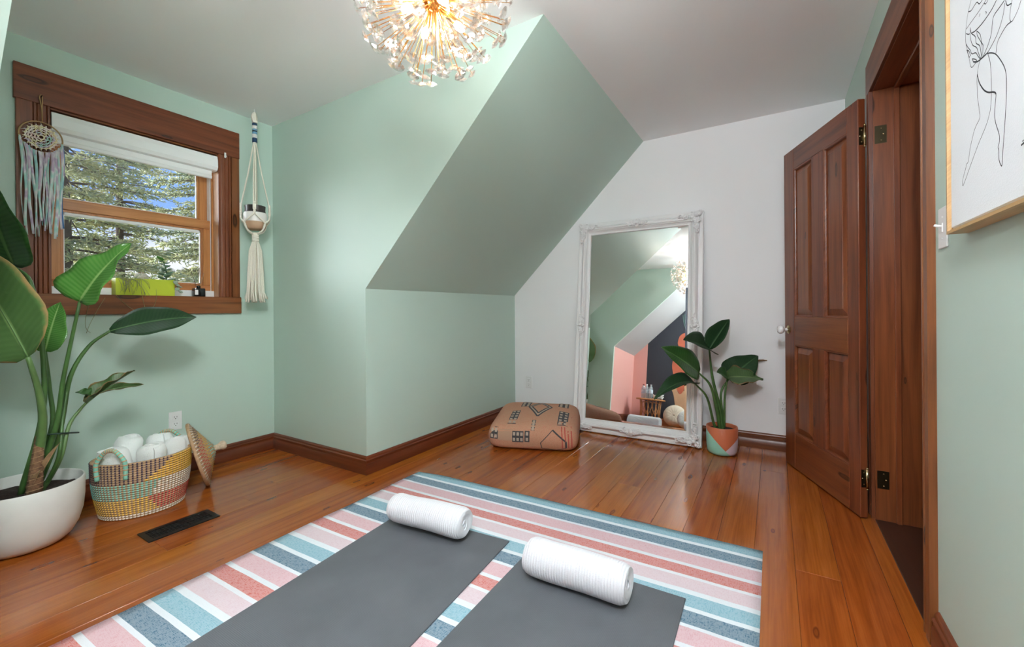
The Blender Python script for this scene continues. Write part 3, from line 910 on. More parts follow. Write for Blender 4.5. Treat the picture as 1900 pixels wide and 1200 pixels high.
# ---- coiled basket
BC = Vector((-.895, .655, 0)); BROT = math.radians(-11)
bk = thing('storage_basket', 'oval coiled seagrass basket with colourful stitching, full of white towels', 'basket', tuple(BC))
BHT = .28
def bsk(a, z, extra=0.0):
    t = z / BHT
    f = .86 + .14 * math.sin(min(1, t * 1.25) * PI / 2) + .03 * t
    ra, rb = .192 * f + extra, .165 * f + extra
    x, y_ = ra * math.cos(a), rb * math.sin(a)
    return BC + Vector((x * math.cos(BROT) - y_ * math.sin(BROT), x * math.sin(BROT) + y_ * math.cos(BROT), z))
NR = 25; CO = BHT / NR
M['seagrass'] = plain('seagrass coil', srgb(178, 146, 112), 0.8, noise=0.18, nscale=60, bump=0.3)
V, Fc = [], []
na = 96; sub = 4
zs = []
for k in range(NR):
    for q in range(sub):
        zs.append((k * CO + CO * q / sub, .0045 * math.sin(PI * q / sub) ** .8 if q else 0.0))
zs.append((BHT, 0.0))
outer = [[bsk(2 * PI * i / na, z, e) for i in range(na)] for z, e in zs]
inner = [[bsk(2 * PI * i / na, z, -.010) for i in range(na)] for z in (BHT, .012)]
rings = [[BC + Vector((0, 0, .001))]] + outer + inner
V = [p for r in rings[1:] for p in r]
nrg = len(rings) - 1
for j in range(nrg - 1):
    for i in range(na):
        Fc.append((j * na + i, j * na + (i + 1) % na, (j + 1) * na + (i + 1) % na, (j + 1) * na + i))
Fc.append(tuple(range(na))[::-1]); Fc.append(tuple((nrg - 1) * na + i for i in range(na)))
raw_obj('basket_body', V, Fc, M['seagrass'], bk, True)
stc = {'navy': (58, 44, 70), 'mustard': (214, 168, 62), 'aqua': (120, 190, 178), 'white': (226, 216, 206), 'yellow': (222, 178, 66), 'red': (186, 58, 52)}
stq = {k: ([], []) for k in stc}
NST = 74
for k in range(NR):
    z0_, z1_ = k * CO + CO * .12, k * CO + CO * .88
    zf = (k + .5) / NR
    for i in range(NST):
        a = 2 * PI * (i + .5 * 0) / NST - PI
        af = (math.degrees(a) + 360) % 360           # front of the basket faces about 250 degrees
        sl = 262 + (zf - .5) * 60
        lefty = af < sl if 90 < af else False
        back = not (150 < af < 360)
        if zf < .08: c = 'white'
        elif zf < .36: c = 'yellow' if (lefty or af < 268 - (.36 - zf) * -60) and not back else 'red'
        elif zf < .63: c = 'aqua' if af < 272 + (zf - .36) * 40 and not back else 'white'
        else: c = 'navy' if af < 262 + (zf - .63) * 110 and not back else 'mustard'
        vs, fs = stq[c]
        b = len(vs)
        da = {'mustard': .8, 'white': .62, 'navy': .40}.get(c, .52) * 2 * PI / NST
        for zz, ex in ((z0_, .0022), ((z0_ + z1_) / 2, .0064), (z1_, .0022)):
            vs.append(bsk(a - da / 2, zz, ex)); vs.append(bsk(a, zz, ex + .0016)); vs.append(bsk(a + da / 2, zz, ex))
        for j in range(2):
            for q in range(2):
                fs.append((b + j * 3 + q, b + j * 3 + q + 1, b + j * 3 + q + 4, b + j * 3 + q + 3))
for c, (vs, fs) in stq.items():
    if vs:
        o = raw_obj('stitching', vs, fs, plain(c + ' raffia', srgb(*stc[c]), 0.7), bk, False)
        tag(o, c + ' raffia stitches', kind='stuff')
M['wrap'] = plain('peach raffia band', srgb(206, 160, 124), 0.8)
def handle(a_c, da, hgt):
    p0, p1 = bsk(a_c - da, BHT - .07, .012), bsk(a_c + da, BHT - .07, .012)
    q0, q1 = bsk(a_c - da, BHT + .01, .014), bsk(a_c + da, BHT + .01, .014)
    top = (q0 + q1) / 2 + Vector((0, 0, hgt))
    pts = spline([p0, q0, q0.lerp(top, .55) + Vector((0, 0, hgt * .28)), top, q1.lerp(top, .55) + Vector((0, 0, hgt * .28)), q1, p1], 7)
    hd = mktube('handle', pts, .0095, plain('handle aqua wrap', srgb(132, 196, 176), 0.75, noise=.1, nscale=40), bk, 10)
    for i in range(2, len(pts) - 2, 2):
        t = (pts[i + 1] - pts[i]).normalized(); s_, u_ = frame_at(t)
        mktube('wrap_band', [pts[i] - t * .0026, pts[i] + t * .0026], .0102, M['wrap'], hd, 10)
handle(math.radians(228), .31, .062)
handle(math.radians(52), .34, .055)
# rolled towels standing in the basket
for i, (dx, dy, r, top, ti, lab) in enumerate((
        (-.088, -.012, .066, .335, (-.22, .02), 'rolled white towel sticking out at the left end of the basket'),
        (-.045, .060, .068, .365, (.05, .1), 'rolled white towel standing tallest at the back of the basket'),
        (.010, -.060, .068, .330, (.0, -.05), 'rolled white towel in the front middle of the basket'),
        (.080, .050, .064, .345, (.05, .05), 'rolled white towel at the back right of the basket'),
        (.118, -.030, .062, .330, (.08, -.02), 'rolled white towel at the right end of the basket beside the lid'))):
    base_ = BC + Vector((dx - ti[0] * .1, dy - ti[1] * .1, .02)); tp = BC + Vector((dx + ti[0] * .22, dy + ti[1] * .22, top))
    towel_roll('rolled_towel', base_, tp, r, lab, M['terry'], 2.6, 'rolled towels in the basket', seed=20 + i, soft=.009, rnd=(.035, .28))
# lid leaning on the basket's right side
lid_b, lid_t = Vector((-.600, .660, .004)), Vector((-.690, .706, .372))
lup = (lid_t - lid_b).normalized(); lc = (lid_b + lid_t) / 2; LR = (lid_t - lid_b).length / 2
ln = Vector((.92, -.36, 0)); ln = (ln - lup * ln.dot(lup)).normalized(); lsd = lup.cross(ln)
ld = thing('basket_lid', 'cone-shaped coiled seagrass lid leaning against the towel basket', 'basket lid', tuple(lid_b))
mt = Matrix((( lsd.x, lup.x, ln.x, lc.x), (lsd.y, lup.y, ln.y, lc.y), (lsd.z, lup.z, ln.z, lc.z), (0, 0, 0, 1)))
prof = []
NL = 14
for k in range(NL):
    t0 = k / NL
    for q in range(3):
        t = t0 + q / (3 * NL)
        r = LR * (1 - t * .88); z = .014 + .075 * t ** 1.1 + (.004 if q == 1 else 0)
        prof.append((r, z))
prof = [(.0, .070)] + [(LR * (.06 + .88 * k / 30), .066 - .062 * k / 30 - (.004 if k % 2 else 0)) for k in range(31)] + [(LR - .006, 0), (LR, .004)] + prof + [(.018, .092)]
bm = bmesh.new(); lathe(bm, prof, 48, (0, 0, 0), .9, 1.0); bm.transform(mt); bm_obj('lid_body', bm, M['seagrass'], ld, 'all')
bm = bmesh.new(); lathe(bm, [(0, .088), (.018, .090), (.016, .104), (.020, .118), (.026, .130), (.025, .142), (.016, .150), (0, .153)], 20); bm.transform(mt); bm_obj('lid_knob', bm, plain('pale seagrass knob', srgb(206, 186, 160), .8, noise=.15, nscale=80, bump=.5), ld, 'all')
cols = ['white', 'red', 'mustard', 'aqua', 'navy']
lq = {k: ([], []) for k in cols}
for k in range(NL):
    t0 = (k + .5) / NL; n_ = max(10, int(58 * (1 - t0 * .85)))
    for i in range(n_):
        a = 2 * PI * i / n_; c = 'white' if k < 2 else ('red' if (k < 7 and math.sin(a * 2 + k * .3) > -.2) else ('navy' if k < 5 else ('mustard' if k < 10 else 'aqua')))
        vs, fs = lq[c]; b = len(vs)
        for tt, ex in ((t0 - .36 / NL, .0015), (t0, .0062), (t0 + .36 / NL, .0015)):
            r = LR * (1 - tt * .88); z = .014 + .075 * max(tt, 0) ** 1.1 + ex
            for d_ in (-.0022, .0022):
                p = Vector((r * math.cos(a) * .9 - d_ * math.sin(a), r * math.sin(a) + d_ * math.cos(a), z)); vs.append(mt @ p)
        fs += [(b, b + 1, b + 3, b + 2), (b + 2, b + 3, b + 5, b + 4)]
for c, (vs, fs) in lq.items():
    if vs: tag(raw_obj('stitching', vs, fs, bpy.data.materials.get(c + ' raffia'), ld), c + ' raffia stitches', kind='stuff')

# ---- floor register
vt = thing('floor_register', 'black metal floor vent set in the pine boards in front of the basket', 'floor vent', (-.885, .25, 0))
x0, x1, y0_, y1_ = -1.027, -.743, .184, .316
bm = bmesh.new()
box(bm, (x0, y0_, 0.0005), (x1, y0_ + .022, .005)); box(bm, (x0, y1_ - .022, 0.0005), (x1, y1_, .005)); box(bm, (x0, y0_ + .022, 0.0005), (x0 + .022, y1_ - .022, .005)); box(bm, (x1 - .022, y0_ + .022, 0.0005), (x1, y1_ - .022, .005))
bm_obj('vent_frame', bm, M['black_metal'], vt)
mkbox('vent_shadow', (x0 + .02, y0_ + .02, .0003), (x1 - .02, y1_ - .02, .0012), plain('vent shadow black', srgb(8, 8, 9), 0.7), vt)  # black sheet stands in for the shade inside the vent
mkbox('centre_bar', (x0 + .02, .2475, .001), (x1 - .02, .2525, .0048), M['black_metal'], vt)
for k in range(18):
    xx = x0 + .029 + k * (x1 - x0 - .058) / 17
    bm = bmesh.new(); box(bm, (-.0022, y0_ + .022, -.0008), (.0022, y1_ - .022, .0008)); bm.transform(Matrix.Translation((xx, 0, .003)) @ Matrix.Rotation(.7 if k < 9 else -.7, 4, 'Y'))
    bm_obj('vent_slat', bm, M['black_metal'], vt)

# ---- sill: lime planter box with succulents, reed diffuser
sz = WZ0 + .0035
bx_ = thing('window_box', 'lime green rectangular planter box on the window sill', 'planter', (-.758, D + .028, sz))
lime = plain('lime green paint', srgb(178, 190, 40), 0.5)
bm = bmesh.new(); X0, X1, Y0b, Y1b, Zt = -.900, -.620, D - .010, D + .055, sz + .098
for lo, hi in (((X0, Y0b, sz), (X1, Y0b + .006, Zt)), ((X0, Y1b - .006, sz), (X1, Y1b, Zt)), ((X0, Y0b + .006, sz), (X0 + .006, Y1b - .006, Zt)), ((X1 - .006, Y0b + .006, sz), (X1, Y1b - .006, Zt)), ((X0 + .006, Y0b + .006, sz), (X1 - .006, Y1b - .006, sz + .006))):
    box(bm, lo, hi)
bm_obj('box_body', bm, lime, bx_)
mkbox('soil', (X0 + .006, Y0b + .006, sz + .006), (X1 - .006, Y1b - .006, Zt - .012), M['soil'], bx_)
cac = thing('round_cactus', 'small round woolly cactus in the lime planter box', 'cactus', (-.775, D + .022, Zt - .013))
bm = bmesh.new(); lathe(bm, [(0, 0), (.024, .002), (.034, .016), (.033, .032), (.022, .044), (.008, .049), (0, .050)], 24, (-.775, D + .022, Zt - .013))
for v in bm.verts:
    a = math.atan2(v.co.y - D - .022, v.co.x + .775); v.co.x += .0016 * math.cos(12 * a) * math.cos(a); v.co.y += .0016 * math.cos(12 * a) * math.sin(a)
bm_obj('cactus_body', bm, plain('grey woolly cactus', srgb(186, 182, 166), .95, noise=.2, nscale=120, bump=.8), cac, 'all')
for k in range(5):
    a = k * 1.3; bm = bmesh.new(); ball(bm, (-.775 + .010 * math.cos(a), D + .022 + .010 * math.sin(a), Zt + .037), .0042, 8, 6); bm_obj('bud', bm, M['husk'], cac, 'all')
suc = thing('string_succulent', 'drooping grey-green succulent with cupped leaves in the lime planter box', 'succulent', (-.655, D + .02, Zt - .013))
M['succ'] = plain('dusty green succulent', srgb(92, 122, 98), .5, noise=.15, nscale=20)
M['succ_pale'] = plain('pale grey succulent', srgb(150, 164, 146), .55, noise=.12, nscale=20)
sr = random.Random(3)
def cup(parent, c, d, w, mat):
    """cupped fleshy leaf"""
    c, d = Vector(c), Vector(d).normalized(); s_, u_ = frame_at(d)
    bm = bmesh.new()
    ball(bm, (0, 0, 0), 1.0, 10, 6, (1, 1, 1))
    for v in bm.verts:
        q = v.co.copy(); v.co = c + d * (q.x + 1) * w * .62 + s_ * q.y * w * .5 + u_ * (q.z * .16 * w + .18 * w * (q.y ** 2) + .12 * w * q.x ** 2)
    return bm_obj('succulent_leaf', bm, mat, parent, 'all')
mktube('succulent_stem', spline([(-.655, D + .02, Zt - .013), (-.652, D + .018, Zt + .045), (-.668, D + .014, Zt + .115)], 5), .004, M['stem'], suc)
for k in range(15):
    t = k / 14; z = Zt - .004 + t * .115; a = k * 2.4
    w = .042 * (1 - .45 * t)
    cup(suc, (-.655 - .012 * t ** 2, D + .018, z), (math.cos(a), math.sin(a) * .55, .35 - t * .2), w, M['succ'] if k % 3 else M['succ_pale'])
cup(suc, (-.668, D + .014, Zt + .115), (-.8, -.2, .5), .04, M['leaf_bright'])
mktube('succulent_stem', spline([(-.640, D + .01, Zt - .010), (-.618, D - .002, Zt + .008), (-.604, D - .012, Zt - .05)], 5), .003, M['succ'], suc)
for k in range(6):
    cup(suc, Vector((-.622, D - .006, Zt + .01)).lerp(Vector((-.604, D - .014, Zt - .06)), k / 5), (math.cos(k * 2.2) * .6 + .3, -.5, -.5), .026, M['succ_pale'])
mos = thing('trailing_moss', 'wispy grey-green air plant strands trailing over the lime planter box', 'air plant', (-.86, D - .005, Zt - .01))
M['wisp'] = plain('wispy air plant', srgb(142, 146, 104), .8)
for k in range(46):
    x_ = sr.uniform(-.892, -.795); q = Vector((x_, Y0b + .004, Zt - .004))
    e_ = Vector((x_ + sr.uniform(-.05, .06), Y0b - .012 - sr.random() * .012, Zt - sr.uniform(.02, .105)))
    mktube('strand', bez(q, (q + e_) / 2 + Vector((sr.uniform(-.03, .03), -.02, .035)), e_, 6), .0009, M['wisp'], mos, 3)
for (u0, v0, u1, v1, u2, v2) in ((195, 560, 170, 590, 160, 618), (215, 555, 240, 575, 262, 580), (165, 575, 150, 610, 168, 617), (262, 545, 265, 560, 270, 572), (290, 545, 292, 560, 283, 572)):
    mktube('strand', bez(on(u0, v0 - 8, 1, F - .012), on(u1, v1, 1, F - .016), on(u2, v2, 1, F - .014), 8), .0011, M['wisp'], mos, 3)
for k in range(26):
    a, e_ = sr.random() * 6.28, sr.uniform(.2, 1.3); q = Vector((sr.uniform(-.89, -.80), D + sr.uniform(0, .04), Zt - .012))
    mktube('strand', bez(q, q + Vector((math.cos(a) * .012, math.sin(a) * .008, .025)), q + Vector((math.cos(a) * .03, math.sin(a) * .015, .020 + .02 * e_)), 4), .0011, M['wisp'] if k % 3 else M['leaf_bright'], mos, 3)

rd = thing('reed_diffuser', 'small black reed diffuser bottle with three sticks on the window sill', 'reed diffuser', (-.478, D + .022, sz))
dk = plain('black glass', srgb(16, 18, 20), .12)
mkbox('bottle', (-.508, D - .004, sz), (-.448, D + .046, sz + .055), dk, rd, .005, 2, True)
mktube('neck', [(-.478, D + .021, sz + .055), (-.478, D + .021, sz + .072)], .0105, dk, rd, 16)
mkbox('bottle_label', (-.5085, D - .0046, sz + .012), (-.490, D - .0040, sz + .044), M['white_matte'], rd)
for dx, dz in ((-.050, .125), (.032, .10), (.004, .13)):
    mktube('reed', [(-.478, D + .021, sz + .03), (-.478 + dx, D + .018, sz + .06 + dz)], .0017, M['husk'] if dx > -.02 else plain('dark reed', srgb(84, 66, 52), .7), rd, 5)

# ---- small white hook on the head casing
hk = thing('cup_hook', 'small white hook on the right end of the window head board', 'hook', tuple(on(418, 288, 1, F - .004)))
c = on(418, 288, 1, F - .004)
mkbox('hook_plate', (c.x - .006, F - .006, c.z - .018), (c.x + .006, F - .002, c.z + .018), M['white_plastic'], hk, .002)
mktube('hook_arm', spline([c + Vector((0, -.002, -.004)), c + Vector((0, -.012, -.014)), c + Vector((0, -.016, -.006))], 4), .002, M['white_plastic'], hk)

# ---- dreamcatcher
DCY = F - .018
dc_c = Vector((-1.190, DCY, 1.906)); DCR = .076
dcr = thing('dreamcatcher', 'pastel crochet dreamcatcher with long tie-dyed ribbons hanging on the window casing', 'dreamcatcher', tuple(dc_c + Vector((0, 0, .21))))
M['twine'] = plain('jute twine', srgb(176, 140, 96), .85)
mktube('hanging_cord', spline([dc_c + Vector((.004, 0, DCR)), dc_c + Vector((.003, .004, DCR + .07)), dc_c + Vector((-.004, .006, .205)), dc_c + Vector((.006, .008, .212)), dc_c + Vector((.005, .004, .15)), dc_c + Vector((.004, .002, DCR + .03))], 6), .0022, M['twine'], dcr, 5)
mktube('hanging_nail', [Vector((-1.186, F, 2.114)), Vector((-1.186, F - .02, 2.118))], .002, M['antique_brass'], dcr, 6)
mktube('hoop', [dc_c + Vector((math.cos(a), 0, math.sin(a))) * DCR for a in [2 * PI * i / 48 for i in range(48)]], .0034, plain('wooden hoop', srgb(170, 136, 92), .5), dcr, 8, closed=True)
g = G('tie-dyed cotton'); tc = g.node('TexCoord'); oi = g.node('ObjectInfo')
vv = g.node('VectorMath', {0: tc.outputs['Object'], 1: g.node('CombineXYZ', {0: g.math('MULTIPLY', oi.outputs['Random'], 30.0)}).outputs[0]}, operation='ADD')
nz = g.node('TexNoise', {'Vector': vv.outputs[0], 'Scale': 14.0, 'Detail': 1.5})
g.set(Base_Color=g.ramp(nz.outputs[0], [(.30, srgb(150, 190, 200)), (.42, srgb(176, 214, 206)), (.52, srgb(222, 218, 220)), (.62, srgb(190, 168, 196)), (.72, srgb(214, 196, 206))]), Roughness=.85)
M['tiedye'] = g.mat
g = G('crochet cotton'); tc = g.node('TexCoord')
nz = g.node('TexNoise', {'Vector': tc.outputs['Object'], 'Scale': 22.0, 'Detail': 0.5})
g.set(Base_Color=g.ramp(nz.outputs[0], [(.30, srgb(226, 172, 166)), (.42, srgb(238, 226, 222)), (.5, srgb(236, 222, 172)), (.58, srgb(216, 196, 216)), (.7, srgb(168, 206, 194))]), Roughness=.9)
M['crochet'] = g.mat
bm = bmesh.new()
for rk, nk, lk in ((.010, 6, .008), (.021, 10, .008), (.033, 14, .0085), (.044, 18, .0075), (.053, 22, .0065)):
    for i in range(nk):
        a0, a1 = 2 * PI * i / nk, 2 * PI * (i + 1) / nk; am = (a0 + a1) / 2
        P = lambda a, r: dc_c + Vector((math.cos(a) * r, .001 * math.sin(5 * a), math.sin(a) * r))
        tube(bm, [P(a0, rk), P(am, rk + lk), P(a1, rk)], .0026, 5); tube(bm, [P(am, rk + lk), P(am, rk + lk + .005)], .0022, 4)
    tube(bm, [dc_c + Vector((math.cos(a) * rk, 0, math.sin(a) * rk)) for a in [2 * PI * i / 32 for i in range(32)]], .0024, 4, closed=True)
bm_obj('doily', bm, M['crochet'], dcr)
for i in range(10):
    a = 2 * PI * (i + .3) / 10
    mktube('web_thread', [dc_c + Vector((math.cos(a) * .058, 0, math.sin(a) * .058)), dc_c + Vector((math.cos(a + .2) * DCR, 0, math.sin(a + .2) * DCR))], .0007, M['white_matte'], dcr, 3)
dr_ = random.Random(9)
NRB = 26
for i in range(NRB):
    t = i / (NRB - 1); a = PI * (1.06 + .88 * t)
    top = dc_c + Vector((math.cos(a) * DCR, -.003 - .002 * (i % 3), math.sin(a) * DCR))
    zb = 1.395 + dr_.uniform(0, .06) + (.05 if t < .12 or t > .88 else 0) + (.03 if .4 < t < .6 else 0)
    x_b = -1.186 + (t - .5) * .135 + dr_.uniform(-.006, .006)
    n_ = 12; V, Fc = [], []
    w = dr_.uniform(.0032, .0055); tw = dr_.uniform(-2, 2); ph = dr_.random() * 6
    for k in range(n_ + 1):
        s_ = k / n_
        p = Vector((top.x + (x_b - top.x) * s_ ** .6 + .004 * math.sin(s_ * 7 + ph), top.y - .004 * math.sin(s_ * 5 + ph) - .004, top.z + (zb - top.z) * s_))
        ca, sa = math.cos(tw * s_), math.sin(tw * s_) * .6
        V += [p + Vector((-w * ca, -w * sa, 0)), p + Vector((w * ca, w * sa, 0))]
    for k in range(n_): Fc.append((2 * k, 2 * k + 1, 2 * k + 3, 2 * k + 2))
    o = raw_obj('ribbon', V, Fc, M['tiedye'], dcr, True)
    md = o.modifiers.new('thickness', 'SOLIDIFY'); md.thickness = .0014
    if i in (24,): o.data.materials[0] = plain('blue lace', srgb(70, 120, 176), .8)

# ---- macrame hanger with a small pot
hp = Vector((-.217, .85, 0))
mc = thing('macrame_hanger', 'white macrame plant hanger with blue wrapped neck and tassel in the window corner', 'macrame hanger', (hp.x, hp.y, H))
M['cotton'] = plain('cream cotton cord', srgb(232, 226, 212), .9, noise=.06, nscale=200, bump=.4)
mktube('ceiling_hook', spline([(hp.x, hp.y, H), (hp.x, hp.y, H - .02), (hp.x + .012, hp.y, H - .032), (hp.x, hp.y, H - .044)], 4), .003, M['white_plastic'], mc)
bm = bmesh.new()
for k in range(5):
    tube(bm, spline([(hp.x - .008 + k * .004, hp.y - .006, 2.305), (hp.x - .014 + k * .007, hp.y - .008 * math.sin(k), 2.345), (hp.x, hp.y, 2.372), (hp.x + .014 - k * .006, hp.y + .008, 2.345), (hp.x + .006 - k * .003, hp.y + .004, 2.305)], 4), .0085, 6)
bm_obj('loop', bm, M['cotton'], mc, 'all')
bands = [(2.300, 2.285, (38, 66, 92)), (2.285, 2.262, (226, 224, 220)), (2.262, 2.250, (120, 164, 192)), (2.250, 2.242, (26, 36, 48)), (2.242, 2.226, (110, 156, 188)), (2.226, 2.200, (226, 224, 220)), (2.200, 2.172, (34, 66, 98))]
for i, (za, zb, c) in enumerate(bands):
    mktube('wrapped_band', [(hp.x, hp.y, za), (hp.x, hp.y, zb)], .0155, plain('yarn band %d %d %d' % c, srgb(*c), .85, noise=.1, nscale=150), mc, 14)
PZ, PR_ = 1.575, .072
for k in range(4):
    a = PI / 4 + k * PI / 2 + .25
    d = Vector((math.cos(a), math.sin(a), 0))
    for off in (-.006, .006):
        s_ = Vector((-d.y, d.x, 0)) * off
        mktube('cord', spline([hp + Vector((0, 0, 2.175)) + d * .006 + s_ * .3, hp + d * .040 + s_ + Vector((0, 0, 1.96)), hp + d * .079 + s_ + Vector((0, 0, 1.755)), hp + d * .084 + s_ + Vector((0, 0, 1.70))], 6), .0042, M['cotton'], mc, 6)
    bm = bmesh.new()
    for j in range(7): ball(bm, hp + d * .084 + Vector((0, 0, 1.745 - j * .011)), .0085, 8, 6)
    bm_obj('knot_column', bm, M['cotton'], mc, 'all')
    for sg in (-1, 1):
        a2 = a + sg * PI / 4; d2 = Vector((math.cos(a2), math.sin(a2), 0))
        mktube('net_cord', spline([hp + d * .084 + Vector((0, 0, 1.675)), hp + (d + d2).normalized() * .087 + Vector((0, 0, 1.640)), hp + d2 * .084 + Vector((0, 0, 1.612)), hp + d2 * .062 + Vector((0, 0, 1.568)), hp + d2 * .016 + Vector((0, 0, 1.545))], 5), .0055, M['cotton'], mc, 6)
bm = bmesh.new()
for j in range(6):
    tube(bm, [hp + Vector((math.cos(b) * .017, math.sin(b) * .017, 1.550 - j * .010)) for b in [2 * PI * i / 12 for i in range(12)]], .0058, 6, closed=True)
bm_obj('gather_knot', bm, M['cotton'], mc, 'all')
mr = random.Random(4)
for k in range(42):
    a = mr.random() * 6.283; r = math.sqrt(mr.random())
    d = Vector((math.cos(a), math.sin(a), 0)) * r
    zb = 1.085 + mr.uniform(-.008, .03)
    mktube('tassel_strand', [hp + d * .014 + Vector((0, 0, 1.500)), hp + d * .036 + Vector((0, 0, 1.43)), hp + d * .046 + Vector((0, 0, 1.28)), hp + d * .054 + Vector((mr.uniform(-.004, .004), 0, 1.15)), hp + d * .064 + Vector((mr.uniform(-.008, .008), mr.uniform(-.008, .008), zb))], [.006, .0062, .0058, .0055, .0068], M['cotton'], mc, 5)
hpot = thing('hanging_pot', 'small cream and tan ceramic pot with dark rim held in the macrame hanger', 'pot', (hp.x, hp.y, PZ))
mklathe('pot_body', [(0, 0), (.045, 0), (.058, .008), (.066, .030), (PR_ - .002, .050)], plain('tan clay', srgb(186, 152, 124), .7), hpot, 32, (hp.x, hp.y, PZ))
mklathe('glazed_band', [(PR_ - .002, .050), (PR_, .065), (PR_, .100), (PR_ - .003, .112)], plain('white ribbed glaze', srgb(226, 222, 218), .4), hpot, 32, (hp.x, hp.y, PZ))
mklathe('dark_rim', [(PR_ - .003, .112), (PR_ - .010, .118), (PR_ - .012, .135), (PR_ - .010, .160), (PR_ - .018, .160), (PR_ - .020, .120), (0, .118)], plain('dark banded glaze', srgb(52, 46, 44), .35), hpot, 32, (hp.x, hp.y, PZ))

# ================================================================== RUG, MATS, TOWELS
g = G('striped flatweave'); uv = g.node('UVMap'); sp = g.node('SeparateXYZ', {0: uv.outputs[0]})
tc = g.node('TexCoord')
nzw = g.node('TexNoise', {'Vector': tc.outputs['Object'], 'Scale': 5.0, 'Detail': 2.0})
s_m = g.math('MULTIPLY_ADD', nzw.outputs[0], 0.007, sp.outputs[1])
fr_ = g.math('FRACT', g.math('DIVIDE', s_m, 0.44))
cols = [(.067, (114, 168, 186)), (.019, (226, 232, 238)), (.067, (54, 102, 128)), (.017, (226, 232, 238)), (.074, (214, 166, 174)), (.020, (226, 230, 236)), (.061, (196, 94, 84)), (.018, (228, 230, 236)), (.071, (216, 190, 198)), (.026, (226, 232, 238))]
stops, acc = [], 0.0
for w_, c in cols:
    stops.append((acc / .44, srgb(*c))); acc += w_
col = g.ramp(fr_, stops, 'CONSTANT')
mp = g.node('Mapping', {'Vector': tc.outputs['Object'], 'Scale': (34.0, 170.0, 1.0)})
n1 = g.node('TexNoise', {'Vector': mp.outputs[0], 'Scale': 2.0, 'Detail': 3.0})
mp2 = g.node('Mapping', {'Vector': tc.outputs['Object'], 'Scale': (220.0, 30.0, 1.0)})
n2 = g.node('TexNoise', {'Vector': mp2.outputs[0], 'Scale': 2.0, 'Detail': 3.0})
wv = g.math('ADD', n1.outputs[0], n2.outputs[0])
col = g.mix(g.ramp(wv, [(0.80, (0, 0, 0)), (1.20, (.24, .24, .24))]), col, (0.9, 0.92, 0.95, 1))
g.set(Base_Color=col, Roughness=0.9); g.bump(wv, 0.35, 0.002)
V, Fc, UV = [], [], []
NX, NY = 60, 40; SL = 2.2
for i in range(NX + 1):
    s_ = SL * i / NX
    for j in range(NY + 1):
        t = j / NY
        x_ = .207 + .058 * t - s_ - (.022 * (1 - t * 12) if t < 1 / 12 and i == 0 else 0)
        y_ = -.264 - .014 * s_ - t * (1.857 - .010 * s_) + .0025 * math.sin(s_ * 9) * (1 - t)
        z_ = .0045 + (.0015 * math.sin(s_ * 11 + t * 3) if (t < .05 or t > .95 or i < 2) else 0)
        V.append((x_, y_, max(z_, .004))); UV.append((t, s_))
for i in range(NX):
    for j in range(NY):
        a = i * (NY + 1) + j; Fc.append((a, a + 1, a + NY + 2, a + NY + 1))
rug = raw_obj('striped_rug', V, Fc, g.mat, None, True, None, UV)
md = rug.modifiers.new('thickness', 'SOLIDIFY'); md.thickness = .0036; md.offset = -1
if rug.data.polygons[0].normal.z < 0: rug.data.flip_normals()
recenter(rug, (-.9, -1.2, 0))
tag(rug, 'flatweave rug with blue, pink and coral stripes on the pine floor', 'rug')

g = G('grey foam mat'); tc = g.node('TexCoord')
mp = g.node('Mapping', {'Vector': tc.outputs['Object'], 'Rotation': (0, 0, .785), 'Scale': (1, 1, 1)})
sx_ = g.node('SeparateXYZ', {0: mp.outputs[0]})
gr = g.math('MULTIPLY', g.math('SINE', g.math('MULTIPLY', sx_.outputs[0], 900.0)), g.math('SINE', g.math('MULTIPLY', sx_.outputs[1], 900.0)))
nz = g.node('TexNoise', {'Vector': tc.outputs['Object'], 'Scale': 4.0, 'Detail': 3.0})
g.set(Base_Color=g.ramp(nz.outputs[0], [(.3, srgb(90, 93, 98)), (.7, srgb(100, 103, 108))]), Roughness=.62); g.bump(gr, .25, .0012)
M['mat'] = g.mat
def yoga_mat(name, corners, label):
    (ax_, ay), (bx2, by), L = corners
    bm = bmesh.new()
    d = Vector((bx2 - ax_, by - ay, 0)).normalized(); p = Vector((d.y, -d.x, 0))
    if p.x > 0: p = -p
    A = Vector((ax_, ay, 0)); Bv = Vector((bx2, by, 0))
    lo = [A, Bv, Bv + p * L, A + p * L]
    v0 = [bm.verts.new(q + Vector((0, 0, .0052))) for q in lo]; v1 = [bm.verts.new(q + Vector((0, 0, .0108))) for q in lo]
    bm.faces.new(v0[::-1]); bm.faces.new(v1)
    for k in range(4): bm.faces.new((v0[k], v0[(k + 1) % 4], v1[(k + 1) % 4], v1[k]))
    bmesh.ops.bevel(bm, geom=bm.edges[:], offset=.0015, segments=1, affect='EDGES')
    o = bm_obj(name, bm, M['mat'])
    recenter(o, tuple((A + Bv) / 2 + p * L / 2 + Vector((0, 0, .0052))))
    return tag(o, label, 'yoga mat', 'grey yoga mats on the rug')
yoga_mat('yoga_mat', ((-.262, -.575), (-.214, -1.180), 1.72), 'grey yoga mat on the rug on the window side')
yoga_mat('yoga_mat', ((-.226, -1.288), (-.214, -1.900), 1.72), 'grey yoga mat on the rug on the door side')
MT = .011
towel_roll('hand_towel_roll', (-.362, -.632, MT + .076), (-.322, -1.022, MT + .076), .0745, 'rolled white ribbed towel lying on the yoga mat on the window side', M['towel'], 3.6, 'rolled towels on the yoga mats', seed=31, soft=.0035, rnd=(.03, .16), nl=40)
towel_roll('hand_towel_roll', (-.368, -1.368, MT + .077), (-.358, -1.745, MT + .077), .0755, 'rolled white ribbed towel lying on the yoga mat on the door side', M['towel'], 3.6, 'rolled towels on the yoga mats', seed=33, soft=.003, rnd=(.03, .14), nl=40)

